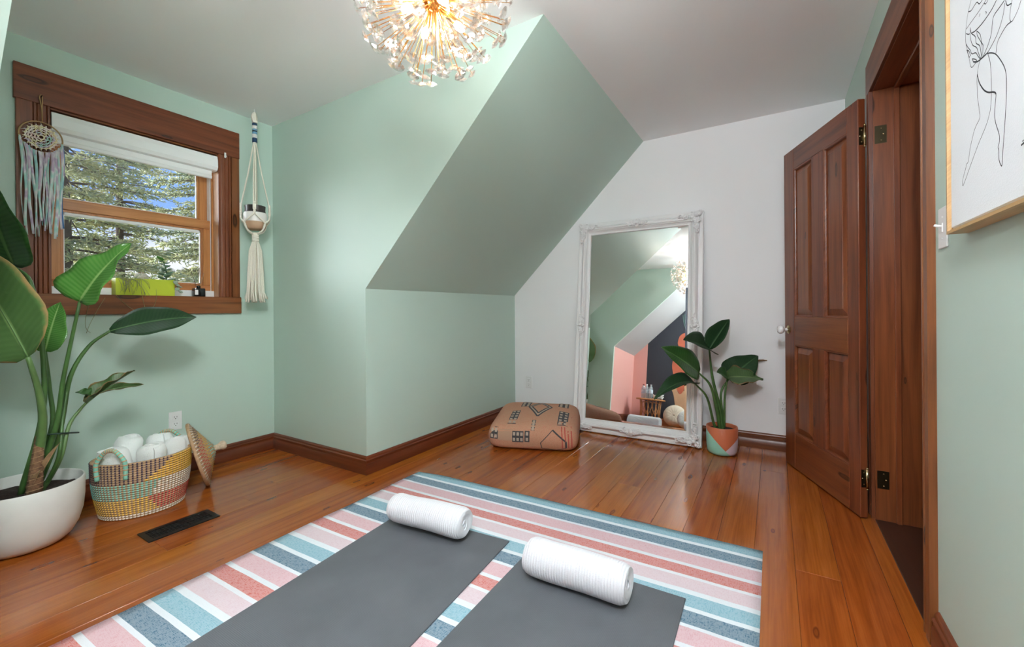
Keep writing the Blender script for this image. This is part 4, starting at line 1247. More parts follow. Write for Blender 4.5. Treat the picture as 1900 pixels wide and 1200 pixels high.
# ================================================================== POUF
pf_o = Vector((.790, -.385, 0)); pf_e = Vector((1.010, -.965, 0))
pu = (pf_e - pf_o).normalized(); pv = Vector((-pu.y, pu.x, 0)); PW, PDp, PHt = (pf_e - pf_o).length, .57, .20
pc = pf_o + pu * PW / 2 + pv * PDp / 2
if (pc - CAM).length < (pf_o - CAM).length: pv = -pv; pc = pf_o + pu * PW / 2 + pv * PDp / 2
pf = thing('floor_pouf', 'square faded orange kilim pouf with dark geometric bands in the corner', 'pouf', tuple(pc))
def sq(t, e=.30): return math.copysign(abs(t) ** e, t)
def pouf_top(u, v, off=0.0):
    """u, v in -1..1 over the top"""
    z = PHt + .050 * (1 - u * u) ** .8 * (1 - v * v) ** .8 + .004 * math.sin(4 * u + 1) * math.cos(3 * v) + off
    return pc + pu * (u * PW / 2 * .93) + pv * (v * PDp / 2 * .93) + Vector((0, 0, z))
def pouf_side(u, z, off=0.0, side=0):
    """front side: u in -1..1 along, z 0..1 up"""
    bul = .022 * math.sin(PI * min(max(z, 0), 1)) * (1 - .5 * u ** 6)
    if side == 0: return pc + pu * (u * PW / 2 * (1 + .02 * math.sin(PI * z))) - pv * (PDp / 2 + bul - .02 + off) + Vector((0, 0, .004 + z * (PHt - .010)))
    return pc - pu * (PW / 2 + bul - .02 + off) + pv * (u * PDp / 2) + Vector((0, 0, .004 + z * (PHt - .010)))
bm = bmesh.new()
bmesh.ops.create_cube(bm, size=2.0)
bmesh.ops.subdivide_edges(bm, edges=bm.edges[:], cuts=11, use_grid_fill=True)
for v in bm.verts:
    x_, y_, z_ = v.co
    r8 = (abs(x_) ** 9 + abs(y_) ** 9 + abs(z_) ** 9) ** (1 / 9)
    x_, y_, z_ = x_ / r8, y_ / r8, z_ / r8
    zt = (z_ + 1) / 2
    bul = 1 + .12 * math.sin(PI * (zt * .8 + .1)) - .03
    dome = .030 * (1 - min(1, x_ * x_)) ** .8 * (1 - min(1, y_ * y_)) ** .8 if z_ > .9 else 0
    hz = PHt + .030 * y_
    v.co = pc + pu * (x_ * PW / 2 * bul * .985) + pv * (y_ * PDp / 2 * bul * .985) + Vector((0, 0, max(.001, zt * hz + dome + (.004 * math.sin(4 * x_ + 1) * math.cos(3 * y_) if z_ > .9 else 0))))
g = G('faded orange kilim'); tc = g.node('TexCoord')
mp = g.node('Mapping', {'Vector': tc.outputs['Object'], 'Rotation': (0, 0, -math.atan2(pu.y, pu.x)), 'Scale': (14, 160, 160)})
n1 = g.node('TexNoise', {'Vector': mp.outputs[0], 'Scale': 1.0, 'Detail': 3.0})
n2 = g.node('TexNoise', {'Vector': tc.outputs['Object'], 'Scale': 5.0, 'Detail': 2.0})
n3 = g.node('TexNoise', {'Vector': tc.outputs['Object'], 'Scale': 320.0, 'Detail': 1.0})
c_ = g.mix(n2.outputs[0], srgb(178, 136, 108), srgb(192, 128, 102))
c_ = g.mix(g.ramp(n1.outputs[0], [(.55, (0, 0, 0)), (.75, (.7, .7, .7))]), c_, srgb(196, 104, 84))
c_ = g.mix(g.ramp(n3.outputs[0], [(.4, (0, 0, 0)), (.8, (.45, .45, .45))]), c_, srgb(222, 186, 156))
g.set(Base_Color=c_, Roughness=.92); g.bump(g.math('ADD', n3.outputs[0], n1.outputs[0]), .5, .003)
bm_obj('pouf_body', bm, g.mat, pf, 'all')
from mathutils.bvhtree import BVHTree
body = [c for c in pf.children if c.name.startswith('pouf_body')][0]
bvh = BVHTree.FromPolygons([v.co + ORG[body] for v in body.data.vertices], [tuple(p.vertices) for p in body.data.polygons])
def snap(p, d, lift=.0016):
    loc, nor, idx, dist = bvh.ray_cast(p - d * .3, d)
    if loc is None: loc, nor, idx, dist = bvh.find_nearest(p)
    return loc - d * lift
M['kdark'] = plain('charcoal wool', srgb(72, 70, 72), .95, noise=.15, nscale=100)
M['kpale'] = plain('pale wool', srgb(176, 158, 142), .95)
M['kred'] = plain('red wool stripe', srgb(178, 84, 72), .95)
def patch(polys, mapf, d, mat, name='woven_motif', lift=.0016):
    """small rectangles of the weave, laid on the pouf"""
    V, Fc = [], []
    for (u0, u1, v0, v1) in polys:
        n_ = 3; b = len(V)
        for i in range(n_ + 1):
            for j in range(n_ + 1):
                V.append(snap(mapf(u0 + (u1 - u0) * i / n_, v0 + (v1 - v0) * j / n_), d, lift))
        for i in range(n_):
            for j in range(n_): Fc.append((b + i * (n_ + 1) + j, b + i * (n_ + 1) + j + 1, b + (i + 1) * (n_ + 1) + j + 1, b + (i + 1) * (n_ + 1) + j))
    return raw_obj(name, V, Fc, mat, pf, True)
dn = Vector((0, 0, -1))
for (u0, u1, v0, v1) in ((-.64, -.42, -.95, -.05), (-.48, -.22, .30, .93), (.62, .88, -.92, .05), (.56, .84, .42, .93)):
    m_ = patch([(u0, u1, v0, v1)], pouf_top, dn, M['kdark'], 'woven_band')
    dots = []
    for i in range(2):
        for j in range(5):
            uc, vc = u0 + (i + .5) * (u1 - u0) / 2, v0 + (j + .5) * (v1 - v0) / 5
            dots.append((uc - .034, uc + .034, vc - .05, vc + .05))
    tag(patch(dots, pouf_top, dn, M['kpale'], 'woven_dots', .0028), kind='stuff')
def strip(pts, w, mapf, d, mat, lift=.0018, name='woven_line'):
    V, Fc = [], []
    P = []
    for a, b in zip(pts[:-1], pts[1:]):
        for k in range(8): P.append((a[0] + (b[0] - a[0]) * k / 8, a[1] + (b[1] - a[1]) * k / 8))
    P.append(pts[-1])
    for i, p in enumerate(P):
        q0, q1 = P[max(i - 1, 0)], P[min(i + 1, len(P) - 1)]
        t = Vector((q1[0] - q0[0], q1[1] - q0[1])); t.normalize(); n_ = Vector((-t.y, t.x)) * w
        V += [snap(mapf(p[0] + n_.x, p[1] + n_.y), d, lift), snap(mapf(p[0] - n_.x, p[1] - n_.y), d, lift)]
    for i in range(len(P) - 1): Fc.append((2 * i, 2 * i + 1, 2 * i + 3, 2 * i + 2))
    return raw_obj(name, V, Fc, mat, pf, True)
dia = lambda k: [(.08, .25 - .75 * k), (.08 + .32 * k, .25), (.08, .25 + .58 * k), (.08 - .32 * k, .25), (.08, .25 - .75 * k)]
strip(dia(1.0), .024, pouf_top, dn, M['kdark']); strip(dia(.86), .020, pouf_top, dn, M['kpale']); strip(dia(.72), .022, pouf_top, dn, M['kdark'])
fd = pv.copy()
PS = lambda u, z: pouf_side(u, z, .03)
for (u0, u1, z0_, z1_) in ((-.97, -.78, .40, .82), (-.44, -.18, .32, .72), (-.155, -.04, .34, .74), (-.02, .07, .76, 1.02)):
    patch([(u0, u1, z0_, z1_)], PS, fd, M['kdark'], 'woven_band')
    dots = []
    nu_ = 3 if u1 - u0 > .2 else (2 if u1 - u0 > .12 else 1)
    for i in range(nu_):
        for j in range(2):
            uc, vc = u0 + (i + .5) * (u1 - u0) / nu_, z0_ + (j + .5) * (z1_ - z0_) / 2
            dots.append((uc - .028, uc + .028, vc - .06, vc + .06))
    tag(patch(dots, PS, fd, M['kpale'], 'woven_dots', .0028), kind='stuff')
patch([(-.78, -.44, .36, .76)], PS, fd, plain('tan wool', srgb(176, 140, 116), .95), 'woven_panel')
strip([(.48, .80), (.78, .40), (.79, .16)], .022, PS, fd, M['kdark']); strip([(.48, .80), (.21, .33), (.24, .12), (.56, .06), (.79, .16)], .010, PS, fd, M['kdark'])
for u_ in (.68, .75, .82, .89): strip([(u_, 1.0), (u_ + .03, .06)], .013, PS, fd, M['kred'])

# ================================================================== MIRROR
mo = thing('floor_mirror', 'tall leaning mirror in an ornate white frame against the white wall', 'mirror', (1.545, -1.213, .006))
tv = Vector((.113, 0, .9936)).normalized(); xv = Vector((0, -1, 0)); yv = tv.cross(xv)
mm = Matrix(((xv.x, yv.x, tv.x, 1.545), (xv.y, yv.y, tv.y, -1.213), (xv.z, yv.z, tv.z, .006), (0, 0, 0, 1)))
mo.matrix_world = mm; ORG[mo] = Vector((0, 0, 0))
MW, MH, FW = .502, 1.768, .106
M['frame_white'] = plain('satin white frame', srgb(236, 235, 236), .38)
mp_ = [(0, .040), (0, .004), (.004, 0), (.026, 0), (.030, .006), (.033, .006), (.040, -.014), (.052, -.022), (.064, -.020), (.070, -.012), (.074, -.012), (.078, -.004), (.096, .004), (.100, .002), (FW, .006), (FW, .040)]
cs = [((-MW, 0), (MW, 0), (0, 1)), ((MW, 0), (MW, MH), (-1, 0)), ((MW, MH), (-MW, MH), (0, -1)), ((-MW, MH), (-MW, 0), (1, 0))]
for (a, b, n) in cs:
    bm = bmesh.new()
    sweep(bm, [(d, y_) for d, y_ in mp_], (a[0], 0, a[1]), (b[0], 0, b[1]), (n[0], 0, n[1]), (0, 1, 0), 1, 1)
    bm_obj('frame_rail', bm, M['frame_white'], mo, True)
g = G('mirror glass'); g.set(Base_Color=(.90, .93, .92, 1), Metallic=1.0, Roughness=0.0); M['mirror'] = g.mat
gx, gz0, gz1 = MW - FW + .004, FW - .004, MH - FW + .004
bm = bmesh.new()
def rc(ins, y_): return [bm.verts.new(p) for p in ((-gx + ins, y_, gz0 + ins), (gx - ins, y_, gz0 + ins), (gx - ins, y_, gz1 - ins), (-gx + ins, y_, gz1 - ins))]
l0, l1 = rc(0, .0115), rc(.020, .0105)
for k in range(4): bm.faces.new((l0[k], l0[(k + 1) % 4], l1[(k + 1) % 4], l1[k]))
bm.faces.new(l1)
l2 = rc(0, .016)
for k in range(4): bm.faces.new((l0[k], l2[k], l2[(k + 1) % 4], l0[(k + 1) % 4]))
bm.faces.new(l2[::-1])
bm_obj('mirror_glass', bm, M['mirror'], mo)
mkbox('backing_board', (-MW + .02, .018, .02), (MW - .02, .036, MH - .02), plain('backing board', srgb(120, 96, 72), .8), mo)
# carved ornaments
def scroll(bm, c, r, a0, turns, sgn, y_, rad):
    pts = []
    n_ = 18
    for i in range(n_ + 1):
        t = i / n_; a = a0 + sgn * turns * 2 * PI * t; rr_ = r * (1 - .82 * t)
        pts.append((c[0] + rr_ * math.cos(a), y_ - .004 * t, c[1] + rr_ * math.sin(a)))
    tube(bm, pts, [rad * (1 - .35 * i / n_) for i in range(n_ + 1)], 6)
def acan(bm, c, ang, L, w, y_):
    """carved acanthus lobe"""
    for k in range(5):
        t = (k + .5) / 5; q = (c[0] + math.cos(ang) * L * t, c[1] + math.sin(ang) * L * t)
        ww = w * math.sin(PI * (t * .8 + .12))
        for sg in (-1, 1):
            ball(bm, (q[0] - math.sin(ang) * ww * .5 * sg, y_ - .003, q[1] + math.cos(ang) * ww * .5 * sg), ww * .55, 6, 5, (1, .6, 1))
    tube(bm, [(c[0], y_ - .004, c[1]), (c[0] + math.cos(ang) * L, y_ - .002, c[1] + math.sin(ang) * L)], [w * .28, w * .1], 6)
def corner(sx_, sz_, cx_, cz_):
    bm = bmesh.new(); y_ = -.020
    f = .045
    acan(bm, (f, f), PI / 4 + PI, .055, .020, y_)
    acan(bm, (f, f), 0, .070, .022, y_); acan(bm, (f, f), PI / 2, .070, .022, y_)
    acan(bm, (f + .06, f - .012), .25, .060, .016, y_); acan(bm, (f - .012, f + .06), PI / 2 - .25, .060, .016, y_)
    acan(bm, (f + .01, f + .01), PI / 4, .040, .018, y_ + .004)
    for (c, r, a0, tn, sg) in (((f + .075, f + .004), .022, -1, 1.3, 1), ((f + .004, f + .075), .022, 2.6, 1.3, -1), ((f + .115, f - .006), .017, 1, 1.2, -1), ((f - .006, f + .115), .017, .5, 1.2, 1), ((f - .022, f + .030), .016, 0, 1.2, 1), ((f + .030, f - .022), .016, 1.5, 1.2, -1)):
        scroll(bm, c, r, a0, tn, sg, y_ - .002, .0052)
    ball(bm, (f, y_ - .006, f), .016, 10, 8, (1, .8, 1))
    for v in bm.verts: v.co = Vector((cx_ + sx_ * v.co.x, -.012 + (v.co.y + .012) * 1.7, cz_ + sz_ * v.co.z))
    return bm_obj('corner_ornament', bm, M['frame_white'], mo, 'all')
corner(1, 1, -MW, 0); corner(-1, 1, MW, 0); corner(1, -1, -MW, MH); corner(-1, -1, MW, MH)
def centre(px_, pz_, rot):
    bm = bmesh.new(); y_ = -.018
    for sg in (-1, 1):
        acan(bm, (.01 * sg, 0), 0 if sg > 0 else PI, .062, .020, y_)
        scroll(bm, (.052 * sg, .010), .018, PI / 2, 1.3, -sg, y_ - .002, .005)
        scroll(bm, (.080 * sg, -.002), .014, 0, 1.2, sg, y_ - .001, .0042)
        scroll(bm, (.028 * sg, -.014), .014, 1, 1.2, sg, y_ - .002, .0045)
    ball(bm, (0, y_ - .006, 0), .018, 10, 8, (1, .8, 1)); acan(bm, (0, .004), PI / 2, .028, .018, y_); acan(bm, (0, -.004), -PI / 2, .030, .016, y_)
    R2 = Matrix.Rotation(rot, 4, 'Y')
    for v in bm.verts: v.co = R2 @ Vector((v.co.x, -.012 + (v.co.y + .012) * 1.7, v.co.z)) + Vector((px_, 0, pz_))
    return bm_obj('centre_ornament', bm, M['frame_white'], mo, 'all')
centre(0, .052, 0); centre(0, MH - .048, PI); centre(-MW + .050, MH * .5, PI / 2); centre(MW - .050, MH * .5, -PI / 2)

# ================================================================== SMALL PLANT IN A PAINTED POT
qx, qy = 1.535, -1.850
pp = thing('painted_pot', 'terracotta pot painted with mint and lavender triangles beside the mirror', 'pot', (qx, qy, 0))
g = G('colour-blocked pot'); tc = g.node('TexCoord'); sp = g.node('SeparateXYZ', {0: tc.outputs['Object']})
vd = Vector((qx - CAM.x, qy - CAM.y, 0)).normalized(); sd = Vector((vd.y, -vd.x, 0))
lat = g.math('ADD', g.math('MULTIPLY', sp.outputs[0], sd.x), g.math('MULTIPLY', sp.outputs[1], sd.y))
zz = sp.outputs[2]
l1_ = g.math('SUBTRACT', zz, g.math('MULTIPLY_ADD', g.math('SUBTRACT', lat, .022), -1.05, .040))     # falls to the right
l2_ = g.math('SUBTRACT', zz, g.math('MULTIPLY_ADD', g.math('SUBTRACT', lat, .022), 1.05, .040))
terra = g.math('MULTIPLY', g.math('GREATER_THAN', l1_, 0.0), g.math('GREATER_THAN', l2_, 0.0))
right = g.math('GREATER_THAN', l1_, 0.0)
inside = g.math('GREATER_THAN', zz, .1855)
col = g.mix(right, srgb(152, 208, 190), srgb(216, 202, 214))
col = g.mix(g.math('MAXIMUM', terra, inside), col, srgb(196, 108, 72))
g.set(Base_Color=col, Roughness=.4)
mklathe('pot_body', [(0, 0), (.075, 0), (.088, .006), (.096, .022), (.0995, .06), (.101, .188), (.099, .191), (.094, .191), (.0925, .186), (.092, .155), (0, .15)], g.mat, pp, 48, (qx, qy, .001))
bm = bmesh.new(); lathe(bm, [(0, .172), (.05, .168), (.0915, .165), (.0915, .155), (0, .155)], 30, (qx, qy, 0)); bm_obj('soil', bm, M['soil'], pp, 'all')
sp2 = thing('small_leafy_plant', 'small broad-leaved plant with browning leaves in the painted pot', 'plant', (qx, qy, .168))
pdep = (Vector((qx, qy, 0)) - CAM).dot(fwd)
def stem2(pts, r0=.007, r1=.0035):
    ps = spline(pts, 6); k = len(ps); r0 *= 1.7; r1 *= 1.6
    return mktube('stem', ps, [r0 + (r1 - r0) * i / (k - 1) for i in range(k)], M['stem'], sp2, 7)
S2 = lambda dx, dy: Vector((qx + dx, qy + dy, .160))
a1 = at(1316, 648, pdep); stem2([S2(.0, .0), at(1336, 760, pdep), at(1322, 700, pdep), a1], .009)
leaf(sp2, a1, at(1268, 630, pdep - .22), .21, C_ + Vector((0, 0, .9)), M['leaf_dark'], .03, .35, .003, seed=41, pw=.55)
leaf(sp2, a1, at(1353, 592, pdep + .06), .19, C_ * .6 + Vector((.3, 0, .8)), M['leaf_dark'], .02, .85, .004, seed=42)
a2 = at(1297, 692, pdep - .02); stem2([S2(-.01, .01), at(1330, 760, pdep - .01), at(1318, 715, pdep - .02), a2], .008)
leaf(sp2, a2, at(1227, 644, pdep - .12), .215, C_ + Vector((.25, 0, .55)), M['leaf'], .03, .22, .003, seed=43)
a3 = at(1290, 712, pdep - .05); stem2([S2(-.02, .0), at(1326, 790, pdep - .02), at(1312, 738, pdep - .04), a3], .007)
leaf(sp2, a3, at(1214, 741, pdep - .22), .15, C_ * .5 + Vector((0, 0, 1)), M['leaf_dark'], .16, .5, .003, seed=44)
a4 = at(1352, 703, pdep); stem2([S2(.015, .0), at(1340, 770, pdep), at(1338, 728, pdep), a4], .007)
leaf(sp2, a4, at(1406, 660, pdep + .05), .22, C_ * .7 + Vector((-.2, 0, .7)), M['leaf_dark'], .05, .25, .004, seed=45, pw=.5)
leaf(sp2, a4 + Vector((-.01, 0, .005)), at(1330, 690, pdep - .08), .14, C_ * .7 + Vector((0, 0, .7)), M['leaf'], .04, .3, .003, seed=47)
a5 = at(1350, 700, pdep - .03); stem2([S2(.03, -.01), at(1344, 780, pdep - .02), at(1345, 735, pdep - .03), a5], .006)
leaf(sp2, a5, at(1416, 704, pdep - .08), .20, C_ * .55 + Vector((0, 0, .9)), M['leaf_brown'], .06, .2, .008, seed=46, pw=.5)
leaf(sp2, at(1388, 676, pdep + .03), at(1424, 669, pdep + .08), .03, Vector((0, 0, 1)), M['husk'], .05, .9, .003, seed=48)

# ================================================================== FRAMED LINE DRAWING ON THE DOOR WALL
fx0, fx1, fz0, fz1 = -.93, -.296, 1.196, 2.10
pic = thing('framed_drawing', 'framed black line drawing of a standing figure on the green wall by the door', 'picture', ((fx0 + fx1) / 2, B, fz0))
M['oak'] = wood('light oak frame', (176, 140, 92), (196, 160, 110), (208, 174, 126), 0, .45, 0, vary=.04)
YF = B + .040
for nm, lo, hi in (('frame_rail', (fx0, B + .001, fz0), (fx1, YF, fz0 + .007)), ('frame_rail', (fx0, B + .001, fz1 - .007), (fx1, YF, fz1)), ('frame_rail', (fx0, B + .001, fz0 + .007), (fx0 + .007, YF, fz1 - .007)), ('frame_rail', (fx1 - .007, B + .001, fz0 + .007), (fx1, YF, fz1 - .007))):
    mkbox(nm, lo, hi, M['oak'], pic)
YC = YF - .006
mkbox('canvas', (fx0 + .012, B + .004, fz0 + .012), (fx1 - .011, YC, fz1 - .012), plain('white canvas', srgb(228, 232, 236), .75, noise=.01, nscale=300, bump=.2), pic, .003)
mkbox('backing', (fx0 + .007, B + .002, fz0 + .007), (fx1 - .007, B + .006, fz1 - .007), plain('dark gap', srgb(90, 72, 56), .8), pic)
A6 = lambda x, y: (1760 + x / 6, y / 6)
A5 = lambda x, y: (1760 + x / 4.8, 180 + y / 4.8)
lines = [
    ([A6(250, 0), A6(222, 110), A6(200, 240), A6(188, 370), A6(190, 480), A6(215, 590), A6(232, 680), A6(245, 738), A6(262, 748), A6(300, 700), A6(318, 685)], .0011),
    ([A6(218, 132), A6(250, 118), A6(290, 55), A6(316, 25), A6(340, 44), A6(372, 2)], .0014),
    ([A6(415, 0), A6(340, 120), A6(240, 260), A6(195, 325)], .0011), ([A6(395, 40), A6(412, 42), A6(435, 5)], .0012),
    ([A6(530, 5), A6(470, 120), A6(380, 250), A6(300, 340), A6(255, 368)], .0017),
    ([A6(338, 185), A6(350, 152)], .0012), ([A6(410, 130), A6(420, 140), A6(412, 158)], .0012),
    ([A6(620, 5), A6(560, 90), A6(500, 180), A6(485, 270), A6(470, 390), A6(430, 520), A6(378, 640)], .0016),
    ([A6(625, 30), A6(600, 190), A6(540, 380), A6(460, 540), A6(420, 598), A6(360, 658)], .0014),
    ([A6(632, 5), A6(650, 60), A6(695, 40)], .0015), ([A6(705, 0), A6(685, 120), A6(680, 210), A6(695, 242), A6(720, 215), A6(770, 110), A6(805, 0)], .0011),
    ([A6(695, 242), A6(640, 290), A6(580, 390), A6(540, 480), A6(525, 595)], .0014),
    ([A6(195, 375), A6(215, 382), A6(232, 378)], .0013),
    ([A6(240, 310), A6(252, 370), A6(295, 408), A6(305, 480), A6(345, 512), A6(360, 600), A6(365, 650)], .0014),
    ([A6(240, 330), A6(242, 420), A6(265, 500), A6(310, 530), A6(330, 590), A6(358, 655)], .0013),
    ([A6(312, 345), A6(350, 385), A6(365, 470), A6(385, 510), A6(380, 580), A6(370, 640)], .0012), ([A6(312, 350), A6(320, 400), A6(360, 470), A6(372, 530), A6(366, 620)], .0012),
    ([A6(192, 490), A6(215, 530), A6(240, 560), A6(258, 600), A6(300, 588), A6(325, 625), A6(350, 655)], .0013),
    ([A6(200, 560), A6(225, 570), A6(245, 625)], .0014), ([A6(205, 565), A6(218, 610), A6(232, 640)], .0014),
    ([A6(262, 655), A6(300, 662), A6(312, 685), A6(275, 684), A6(262, 660)], .0014), ([A6(275, 690), A6(320, 685), A6(360, 655), A6(420, 600)], .0022),
    ([A6(420, 596), A6(470, 590), A6(520, 602), A6(570, 660), A6(620, 750), A6(640, 850), A6(642, 1000), A6(635, 1200), A5(495, 300), A5(480, 500), A5(475, 600), A5(466, 610), A5(448, 560), A5(446, 480), A5(440, 445), A5(450, 400), A5(448, 330), A5(420, 240), A5(408, 150), A5(420, 0), A6(525, 1045)], .0016),
    ([A6(435, 600), A6(460, 690), A6(472, 850), A6(475, 1050), A6(465, 1200), A5(360, 160), A5(330, 260), A5(260, 430), A5(190, 620), A5(140, 760), A5(124, 788), A5(126, 730), A5(150, 640), A5(158, 600), A5(175, 570), A5(190, 460), A5(230, 290), A5(275, 190), A5(272, 120), A5(256, 0), A6(318, 1000), A6(315, 870), A6(330, 740), A6(350, 670)], .0012),
    ([A6(318, 830), A6(340, 920), A6(390, 1000), A6(440, 1028), A6(490, 1024), A6(515, 1030), A6(527, 1048)], .0022),
    ([A5(645, 430), A5(660, 415), A5(672, 405)], .0022), ([A5(655, 395), A5(668, 382)], .0012)]
ink = plain('black ink', srgb(40, 42, 48), .8)
for pts, w_ in lines:
    P = [on(u, v, 1, YC + .0004) for u, v in pts]
    P = [p for p in P if fz0 + .02 < p.z < fz1 - .02 and fx0 + .02 < p.x < fx1 - .015]
    if len(P) > 1:
        bm = bmesh.new(); tube(bm, spline(P, 4) if len(P) > 2 else P, w_ * .75, 4)
        for v in bm.verts: v.co.y = YC + (v.co.y - YC) * .25
        bm_obj('ink_line', bm, ink, pic)

# ================================================================== SITTING CORNER (seen in the mirror)
tb = thing('rattan_side_table', 'round rattan side table with looped cane legs by the pink wall', 'side table', (-2.40, -.40, 0))
tx, ty = -2.40, -.40
M['rattan'] = plain('honey rattan', srgb(186, 132, 84), .55, noise=.12, nscale=40)
mklathe('table_top', [(0, .385), (.225, .385), (.235, .392), (.235, .402), (.225, .409), (0, .410)], M['rattan'], tb, 40, (tx, ty, 0))
mklathe('base_ring', [(.15, .004), (.165, 0), (.18, .004), (.18, .016), (.165, .020), (.15, .016)], M['rattan'], tb, 32, (tx, ty, 0))
for k in range(8):
    a = 2 * PI * k / 8
    P = lambda r, z, da=0: (tx + r * math.cos(a + da), ty + r * math.sin(a + da), z)
    mktube('leg', [P(.165, .012), P(.155, .2), P(.17, .388)], .008, M['rattan'], tb, 6)
    mktube('cane_loop', spline([P(.165, .015, -.39), P(.16, .12, -.05), P(.158, .24, .30), P(.16, .33, .39), P(.16, .36, 0), P(.16, .33, -.39), P(.158, .24, -.30), P(.16, .12, .05), P(.165, .015, .39)], 4), .005, M['rattan'], tb, 5)
bt = G('clear bottle plastic')
t_ = bt.node('BsdfTransparent', {'Color': (.90, .95, .98, 1)}); gl_ = bt.node('BsdfGlossy', {'Roughness': .08}); df_ = bt.node('BsdfDiffuse', {'Color': srgb(200, 214, 224)})
m1 = bt.node('MixShader', {0: .35, 1: t_.outputs[0], 2: df_.outputs[0]}); m2 = bt.node('MixShader', {0: .12, 1: m1.outputs[0], 2: gl_.outputs[0]}); bt.l.new(m2.outputs[0], bt.out.inputs['Surface'])
for i, (dx, dy, cc, lab) in enumerate(((.02, .12, (120, 30, 36), 'clear water bottle with dark red cap on the rattan table'), (.06, .055, (222, 222, 226), 'clear water bottle with white cap in the middle on the rattan table'), (.07, -.015, (206, 208, 214), 'clear water bottle with pale cap nearest the napkins on the rattan table'))):
    b_ = thing('water_bottle', lab, 'bottle', (tx + dx, ty + dy, .410), 'water bottles on the rattan table')
    c0 = (tx + dx, ty + dy, .4105)
    mklathe('bottle_body', [(0, 0), (.030, .001), (.033, .008), (.031, .06), (.033, .075), (.033, .15), (.028, .18), (.014, .205), (.013, .215)], bt.mat, b_, 20, c0)
    mklathe('cap', [(.0145, .213), (.0145, .230), (0, .231)], plain('bottle cap %d' % i, srgb(*cc), .5), b_, 16, c0)
    mklathe('bottle_label', [(.0336, .085), (.0338, .088), (.0338, .138), (.0336, .141)], plain('pale blue label %d' % i, srgb(196, 210, 222), .5), b_, 20, c0)
nk = thing('napkin_stack', 'white crumpled napkins at the edge of the rattan table', 'napkins', (tx + .06, ty - .14, .410))
for k in range(4):
    V, Fc = [], []
    for i in range(7):
        for j in range(7):
            u_, v_ = i / 6 - .5, j / 6 - .5
            V.append((tx + .06 + u_ * .14, ty - .135 + v_ * .15, .412 + .012 * k + .022 * (1 + math.sin(5 * u_ + k * 1.7) * math.cos(6 * v_ + k)) + .03 * max(0, -v_) * (k > 1)))
    for i in range(6):
        for j in range(6): Fc.append((i * 7 + j, i * 7 + j + 1, i * 7 + j + 8, i * 7 + j + 7))
    o = raw_obj('napkin', V, Fc, M['white_matte'], nk, True); md = o.modifiers.new('thickness', 'SOLIDIFY'); md.thickness = .002
def cushion(c, r, h, label, col, tilt=0):
    o = thing('round_cushion', label, 'cushion', (c[0], c[1], 0), 'round floor cushions')
    bm = bmesh.new()
    pr = [(0, .02)] + [(r * (math.cos(t) if abs(t) < 1.5 else 0) ** .55, h / 2 + h / 2 * math.sin(t)) for t in [-1.45 + 2.9 * i / 14 for i in range(15)]] + [(0, h * .96)]
    lathe(bm, pr, 40)
    for v in bm.verts:
        a = math.atan2(v.co.y, v.co.x); q = math.hypot(v.co.x, v.co.y) / r
        v.co.z += .006 * math.sin(14 * a) * q * (1 - q) * 3
    bm.transform(Matrix.Translation((c[0], c[1], c[2])) @ Matrix.Rotation(tilt, 4, 'Y') @ Matrix.Translation((0, 0, -h / 2)))
    zm = min(v.co.z for v in bm.verts); bm.transform(Matrix.Translation((0, 0, .001 - zm)))
    bm_obj('cushion_cover', bm, plain(label[:24], srgb(*col), .9, noise=.05, nscale=30, bump=.3), o, 'all')
    bm = bmesh.new(); ball(bm, (0, 0, h / 2 * .94), .018, 10, 6, (1, 1, .5)); bm.transform(Matrix.Translation((c[0], c[1], c[2])) @ Matrix.Rotation(tilt, 4, 'Y')); bm.transform(Matrix.Translation((0, 0, .001 - zm))); bm_obj('button', bm, M['kpale'], o, 'all')
cushion((-2.36, -.80, .2), .18, .16, 'large round cream cushion standing against the dark mural wall', (196, 184, 166), 1.25)
cushion((-2.12, -1.03, .15), .15, .14, 'smaller round pale grey cushion leaning on the cream cushion', (190, 192, 190), 1.2)

# mural painted on the dark wall
mu = thing('wall_mural', 'mural of an orange figure in a beige wrap with purple flower on the dark wall', 'mural', (XF, -.95, .1))
def shape(name, pts, mat, lift):
    if len(pts) < 16: pts = [(q.x, q.y) for q in spline([(a, b, 0) for a, b in pts] + [(pts[0][0], pts[0][1], 0)], 5)[:-1]]
    bm = bmesh.new(); vs = [bm.verts.new((XF + lift, y_, z_)) for y_, z_ in pts]; f = bm.faces.new(vs)
    r = bmesh.ops.extrude_face_region(bm, geom=[f]); bmesh.ops.translate(bm, verts=[v for v in r['geom'] if isinstance(v, bmesh.types.BMVert)], vec=(-lift + .0003, 0, 0))
    return bm_obj(name, bm, mat, mu)
mor, mbe, mpu, mgr = plain('mural orange', srgb(178, 92, 66), .7, noise=.12, nscale=6), plain('mural beige', srgb(186, 148, 116), .7, noise=.08, nscale=8), plain('mural purple', srgb(104, 96, 140), .7), plain('mural grey green', srgb(88, 116, 110), .7)
shape('painted_figure', [(-.74, .62), (-.70, .80), (-.66, 1.02), (-.70, 1.22), (-.76, 1.32), (-.74, 1.42), (-.78, 1.55), (-.90, 1.60), (-1.10, 1.58), (-1.2, 1.3), (-1.25, .9), (-1.2, .5), (-.9, .45)], mor, .0015)
shape('painted_wrap', [(-.64, .66), (-.70, .52), (-.74, .30), (-.80, .05), (-1.35, .05), (-1.35, .85), (-1.05, .80), (-.92, .70), (-.80, .54), (-.70, .72)], mbe, .0025)
